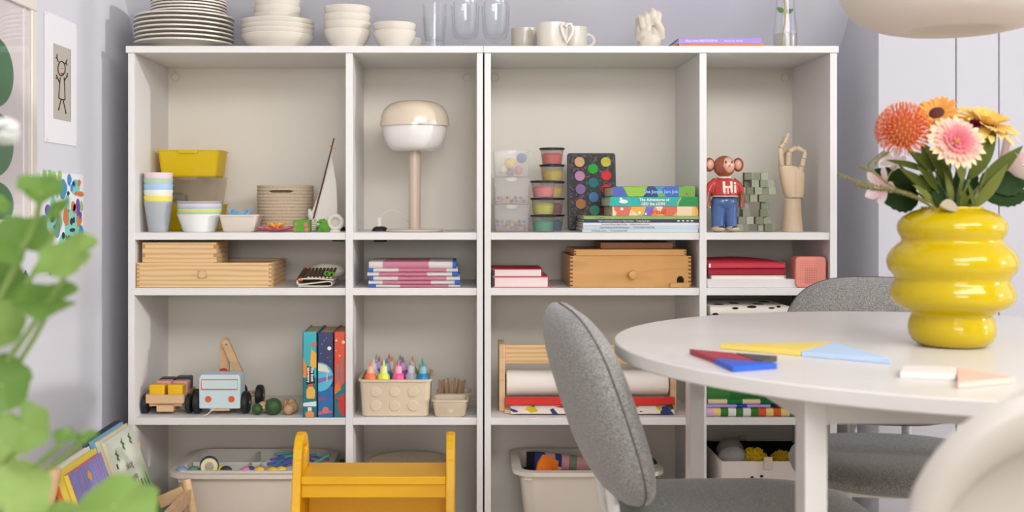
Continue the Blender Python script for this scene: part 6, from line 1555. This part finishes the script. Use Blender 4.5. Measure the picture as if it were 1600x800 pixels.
# ================================================================ pictures on the side wall
def wallbox(y0, y1, z0, z1, x0, x1): return B().box(x0, x1, y0, y1, z0, z1)
wx = WL
fy0, fy1, fz0, fz1 = -0.90, -0.475, 0.915, 1.440
t = thing('framed_print', 'white framed print of rounded green leaf shapes on the side wall', 'picture', (wx, (fy0 + fy1) / 2, fz0))
oyf = (fy0 + fy1) / 2
frm = M('off_white_frame', (226, 220, 208), 0.5)
mo = 0.030
for a, c, e, f in ((fy0, fy1, fz1 - mo, fz1), (fy0, fy1, fz0, fz0 + mo), (fy0, fy0 + mo, fz0 + mo, fz1 - mo), (fy1 - mo, fy1, fz0 + mo, fz1 - mo)):
    B().box(0.0, 0.015, a - oyf, c - oyf, e - fz0, f - fz0).build('moulding', frm, t, bevel=0.002)
B().box(0.0, 0.006, fy0 + mo - 0.004 - oyf, fy1 - mo + 0.004 - oyf, mo - 0.004, fz1 - fz0 - mo + 0.004).build('mat_board', M('blush_mat', (228, 218, 216), 0.7), t)
B().box(0.0, 0.0085, fy1 - mo - 0.030 - oyf, fy1 - mo - 0.022 - oyf, mo, fz1 - fz0 - mo).build('mat_edge', M('mat_edge_white', (240, 236, 234), 0.6), t)
grn = M('print_forest_green', (62, 120, 74), 0.6, var=0.12, vs=14)
for cz, hh in ((1.252, 0.074), (1.102, 0.068), (0.975, 0.05)):
    cy, ry_ = -0.690, 0.100
    B().loft([[(xx, cy - oyf + ry_ * math.cos(R(a)), cz - fz0 + hh * math.sin(R(a))) for a in range(0, 360, 10)] for xx in (0.006, 0.0075)]).build('leaf_print', grn, t)
B().box(0.0105, 0.0115, fy0 + mo - oyf, fy1 - mo - oyf, mo, fz1 - fz0 - mo).build('glass', M_clear('picture_glass', (250, 250, 252), 0.02, 0.02, 0.12), t)
# child's drawing on a sheet
py0, py1, pz0, pz1 = -0.397, -0.182, 1.122, 1.428
t = thing('drawing_sheet', 'white sheet with a child drawing of a girl on grey paper', 'drawing', (wx, (py0 + py1) / 2, pz0))
oyf = (py0 + py1) / 2
B().box(0.001, 0.0022, py0 - oyf, py1 - oyf, 0, pz1 - pz0).build('sheet', M('white_sheet', (236, 233, 238), 0.8, var=0.005), t)
gy0, gy1, gz0, gz1 = -0.344, -0.227, 1.180, 1.359
B().box(0.0022, 0.0030, gy0 - oyf, gy1 - oyf, gz0 - pz0, gz1 - pz0).build('grey_paper', M('grey_beige_paper', (186, 180, 168), 0.85), t)
B().box(0.0022, 0.0033, gy1 - oyf - 0.004, gy1 - oyf, gz0 - pz0, gz1 - pz0).build('paper_edge', M('paper_edge_grey', (150, 145, 136), 0.85), t)
pen = M('dark_brown_ink', (60, 40, 28), 0.7)
def GP(zx, zy):
    top = 222 + (zx - 277) * 38 / 91; bot = 605 + (zx - 277) * 12 / 91
    return (0.0034, gy0 + (gy1 - gy0) * (zx - 277) / 91 - oyf, gz1 - (gz1 - gz0) * (zy - top) / (bot - top) - pz0)
strokes = [[(317 + 19 * math.cos(R(a)), 352 + 36 * math.sin(R(a))) for a in range(0, 361, 20)], [(310, 396), (306, 440), (302, 500)], [(330, 396), (333, 450), (335, 508)], [(302, 500), (318, 508), (335, 508)], [(308, 425), (296, 400), (290, 384)], [(296, 402), (288, 400)], [(332, 412), (344, 394), (348, 376)], [(344, 394), (350, 392)], [(313, 512), (308, 535), (303, 556)], [(326, 514), (333, 545), (340, 572)], [(300, 318), (292, 296), (294, 280)], [(294, 300), (288, 296)], [(334, 330), (342, 320), (346, 308)], [(340, 322), (346, 336)]]
b = B()
for s_ in strokes: b.tube([GP(*p) for p in s_], 0.0016, 6)
b.build('girl_outline', pen, t)
B().tube([GP(316, 374), GP(321, 380), GP(327, 374)], 0.0014, 6).build('mouth', pc('crimson', (200, 30, 60)), t)
for zx in (313, 322): B().tube([GP(zx, 350), GP(zx + 2, 352)], 0.001, 6).build('eye', pen, t)
for zx in (303, 340): B().ell(GP(zx, 556 if zx == 303 else 572), 0.001, 0.004, 0.004, 10, 6).build('shoe', pen, t)
for a, c in ((py0 + 0.006, pz1 - 0.004), (py1 - 0.006, pz1 - 0.004), (py0 + 0.006, pz0 + 0.004), (py1 - 0.006, pz0 + 0.004)):
    B().tube([(0.002, a - oyf, c - pz0 - 0.006), (0.006, a - oyf + 0.003, c - pz0), (0.003, a - oyf, c - pz0 + 0.006)], 0.0009, 6).build('wire_clip', M('pale_clip', (206, 203, 208), 0.5), t)
# painted sheet
qy0, qy1, qz0, qz1 = -0.428, -0.134, 0.812, 1.052
t = thing('painted_sheet', 'child painting full of blue, orange and green blobs', 'drawing', (wx, (qy0 + qy1) / 2, qz0))
oyf = (qy0 + qy1) / 2
B().box(0.001, 0.0022, qy0 - oyf, qy1 - oyf, 0, qz1 - qz0).build('sheet', M('white_sheet', (236, 233, 238), 0.8, var=0.005), t)
def QP(zx, zy):   # crop 0..200 x 260..520 shown at 3.077x
    u = (zx - 190) / (402 - 190); top = 28 + 12 * u; bot = 520 - 40 * u
    return (0.0, qy0 + (qy1 - qy0) * min(max(u, 0), 1) - oyf, (qz1 - qz0) * (1 - (zy - top) / (bot - top)))
blobs = [(296, 110, 18, 44, 'azure'), (328, 66, 9, 26, 'azure'), (388, 330, 14, 48, 'azure'), (206, 270, 16, 40, 'azure'), (354, 84, 5, 16, 'azure'), (340, 104, 5, 16, 'azure'), (270, 300, 12, 40, 'azure'), (226, 215, 12, 32, 'purple'), (372, 195, 8, 46, 'purple'), (384, 232, 6, 18, 'purple'), (232, 110, 12, 18, 'purple'), (348, 350, 8, 20, 'purple'),
         (312, 240, 12, 44, 'orange'), (360, 200, 14, 24, 'orange'), (378, 255, 12, 30, 'orange'), (348, 190, 10, 24, 'orange'), (386, 132, 14, 14, 'orange'), (378, 80, 7, 16, 'orange'), (364, 130, 8, 10, 'orange'), (206, 330, 10, 18, 'orange'), (212, 40, 8, 20, 'lime'), (236, 40, 8, 20, 'lime'), (254, 44, 8, 20, 'lime'), (282, 48, 8, 24, 'lime'), (228, 96, 16, 30, 'lime'), (270, 110, 6, 40, 'lime'), (392, 190, 6, 26, 'lime'),
         (340, 290, 36, 90, 'mint'), (260, 260, 30, 60, 'mint'), (250, 190, 10, 50, 'mint'), (318, 180, 10, 50, 'mint'), (300, 360, 20, 40, 'mint'), (360, 100, 20, 40, 'mint'), (344, 302, 12, 10, 'ink'), (246, 250, 8, 18, 'ink'), (338, 262, 5, 16, 'ink'), (350, 255, 4, 14, 'ink'), (298, 330, 6, 16, 'ink'), (326, 340, 6, 14, 'ink'), (248, 214, 5, 16, 'ink'), (322, 130, 4, 10, 'ink'), (348, 84, 4, 10, 'ink'), (256, 290, 5, 12, 'ink'), (310, 400, 8, 20, 'ink'), (240, 495, 10, 20, 'purple'), (210, 470, 10, 30, 'orange')]
pcol = {'azure': (52, 140, 202), 'purple': (100, 80, 166), 'orange': (206, 122, 70), 'lime': (150, 196, 116), 'mint': (126, 206, 196), 'ink': (34, 40, 44)}
for kk, order in (('mint', 0), ('lime', 1), ('azure', 2), ('orange', 3), ('purple', 4), ('ink', 5)):
    for (zx, zy, rx, rz, key) in blobs:
        if key != kk: continue
        c0, c1, c2 = QP(zx, zy), QP(zx + rx, zy), QP(zx, zy + rz)
        ay, az = abs(c1[1] - c0[1]) + 0.002, abs(c2[2] - c0[2])
        h0 = 0.0022; h1 = 0.0026 + 0.0002 * order
        b = B().loft([[(xx, c0[1] + ay * math.cos(R(a)) * (1 + 0.12 * math.sin(3 * R(a) + zx)), c0[2] + az * math.sin(R(a)) * (1 + 0.1 * math.cos(2 * R(a) + zy))) for a in range(0, 360, 20)] for xx in (h0, h1)])
        b.build('paint_blob', M('paint_' + kk, pcol[kk], 0.7, var=0.15, vs=60), t)
t = thing('paper_leaf', 'small cut paper leaf in green and navy below the painting', 'decoration', (wx, -0.51, 0.79))
B().loft([[(xx, 0.030 * math.cos(R(a)) ** 3, 0.040 * math.sin(R(a)) - 0.0) for a in range(0, 360, 15)] for xx in (0.001, 0.003)]).build('leaf_base', pc('navy', (50, 60, 100)), t)
B().loft([[(xx, -0.006 + 0.016 * math.cos(R(a)), 0.030 * math.sin(R(a))) for a in range(0, 360, 15)] for xx in (0.003, 0.004)]).build('leaf_half', pc('sage', (150, 190, 160)), t)

# ================================================================ geranium in the foreground
gx, gy = -0.60, -1.96
plant = thing('geranium', 'bright green potted geranium with round leaves and a white bloom', 'plant', (gx, gy, 0.56))
t = thing('plant_stool', 'small round wooden stool carrying the geranium', 'stool', (gx, gy, 0))
B().lathe([(0, 0.42), (0.15, 0.42), (0.15, 0.445), (0, 0.445)], 40).build('seat', wood, t, bevel=0.003)
for a in (45, 135, 225, 315): B().tube([(0.10 * math.cos(R(a)), 0.10 * math.sin(R(a)), 0.425), (0.13 * math.cos(R(a)), 0.13 * math.sin(R(a)), 0)], [0.014, 0.011], 10).build('leg', wood, t)
t = thing('flower_pot', 'terracotta pot on the stool below the geranium leaves', 'pot', (gx, gy, 0.4455))
B().lathe([(0, 0), (0.055, 0), (0.075, 0.11), (0.082, 0.11), (0.084, 0.13), (0.076, 0.13), (0.072, 0.10), (0.05, 0.008), (0, 0.008)], 36).build('pot', M('terracotta', (190, 110, 76), 0.85), t)
B().lathe([(0, 0.112), (0.072, 0.112), (0.071, 0.098), (0, 0.098)], 24).build('soil', M('soil', (60, 44, 34), 0.95, bump=1, bs=90), t)
gl1 = M('geranium_leaf', (136, 168, 84), 0.55, trans=0.35, var=0.22, vs=18); gl2 = M('geranium_leaf_dark', (108, 146, 62), 0.55, trans=0.35, var=0.22, vs=18); gl3 = M('geranium_leaf_light', (162, 190, 106), 0.55, trans=0.35, var=0.2, vs=18)
gstem = M('geranium_stem', (150, 178, 96), 0.6, trans=0.15)
org = Vector((gx, gy, 0.56))
def round_leaf(Rr, cup, wav, ph):
    vs = [(0, 0, 0)]; fs = []; n, K = 48, 6
    for kq in range(1, K + 1):
        rho = kq / K
        for j in range(n):
            a = 2 * math.pi * j / n
            r = Rr * rho * (1 + (0.05 * math.cos(6 * a + ph) + 0.018 * math.cos(18 * a)) * rho)
            r *= 1 - 0.6 * math.exp(-((abs(a - math.pi)) / 0.22) ** 2) * rho
            vs.append((r * math.cos(a), r * math.sin(a), cup * Rr * rho * rho + wav * Rr * rho ** 2 * math.sin(4 * a + ph) - 0.02 * Rr * abs(math.cos(3.5 * a)) * rho))
    for j in range(n):
        fs.append((0, 1 + j, 1 + (j + 1) % n))
    for kq in range(K - 1):
        for j in range(n):
            a0 = 1 + kq * n; a1 = a0 + n; j2 = (j + 1) % n
            fs.append((a0 + j, a1 + j, a1 + j2, a0 + j2))
    return vs, fs
leaves = [(62, 302, 0.985, 36, (0.25, -0.55, 0.8), 0.35, gl2, 20), (92, 332, 0.97, 26, (-0.5, -0.55, 0.7), 0.3, gl2, 60), (108, 405, 0.96, 50, (-0.2, -0.62, 0.75), 0.2, gl1, 200), (74, 472, 0.98, 52, (0.05, -0.45, 0.9), 0.15, gl2, 190), (34, 380, 1.02, 48, (0.1, -0.75, 0.6), 0.25, gl2, 120), (-8, 322, 1.05, 24, (0.3, -0.5, 0.8), 0.2, gl2, 80),
          (4, 446, 1.04, 40, (0.3, -0.7, 0.6), 0.2, gl2, 30), (-4, 510, 1.0, 42, (0.2, -0.85, 0.5), 0.2, gl1, 10), (2, 600, 1.0, 46, (0.2, -0.9, 0.3), 0.15, gl2, 330), (40, 668, 0.98, 40, (0.05, -0.95, 0.3), 0.12, gl1, 300), (104, 674, 0.96, 20, (0.3, -0.35, 0.9), -0.4, gl2, 100), (132, 676, 0.96, 18, (-0.3, -0.35, 0.9), -0.45, gl2, 60), (180, 792, 0.95, 66, (0.0, -0.62, 0.78), -0.12, gl1, 110), (22, 775, 0.98, 58, (0.1, -0.8, 0.6), 0.1, gl3, 60), (92, 830, 0.97, 50, (0.1, -0.7, 0.7), 0.1, gl1, 30), (-30, 700, 1.03, 60, (0.3, -0.8, 0.5), 0.1, gl3, 10)]
for i, (px, py, d, rpx, n_, cup, m_, roll) in enumerate(leaves):
    y = d - D0; c = Vector((X(px, y), y, Z(py, y))) - org
    b = B(); b.T = Matrix.Translation(c) @ frame(n_) @ Matrix.Rotation(R(roll), 4, 'Z'); b.add(*round_leaf(rpx * U(y), cup, 0.10, i * 1.7))
    b.build('leaf', m_, plant, angle=80)
    root = Vector((0.02 * math.cos(i * 2.1), 0.02 * math.sin(i * 2.1), -0.005))
    mid = (c + root) * 0.5 + Vector((-0.03, 0.05, -0.02))
    B().tube(smooth_path([tuple(c), tuple(c * 0.85 + mid * 0.15 + Vector((0, 0.012, -0.006))), tuple(mid), tuple(root)]), [0.0022 + 0.0012 * q / 12 for q in range(13)], 8).build('leaf_stalk', gstem, plant)
y = 1.05 - D0; c = Vector((X(0, y), y, Z(205, y))) - org
B().tube(smooth_path([tuple(c), tuple(c * 0.6 + Vector((-0.05, 0, -0.02))), (0, 0, -0.005)]), 0.0026, 8).build('flower_stalk', gstem, plant)
for i in range(7):
    a = i * 0.9; b = B(); b.T = Matrix.Translation(c + Vector((-0.004 + 0.006 * math.cos(a), -0.004, 0.008 * math.sin(a)))) @ frame((math.cos(a), -0.8, math.sin(a))); b.add(*petalm(0.020, 0.014, tip=4)); b.ell((0.008, 0, 0), 0.010, 0.007, 0.002)
    b.build('petal', M('white_petal', (242, 242, 238), 0.6, trans=0.3), plant)
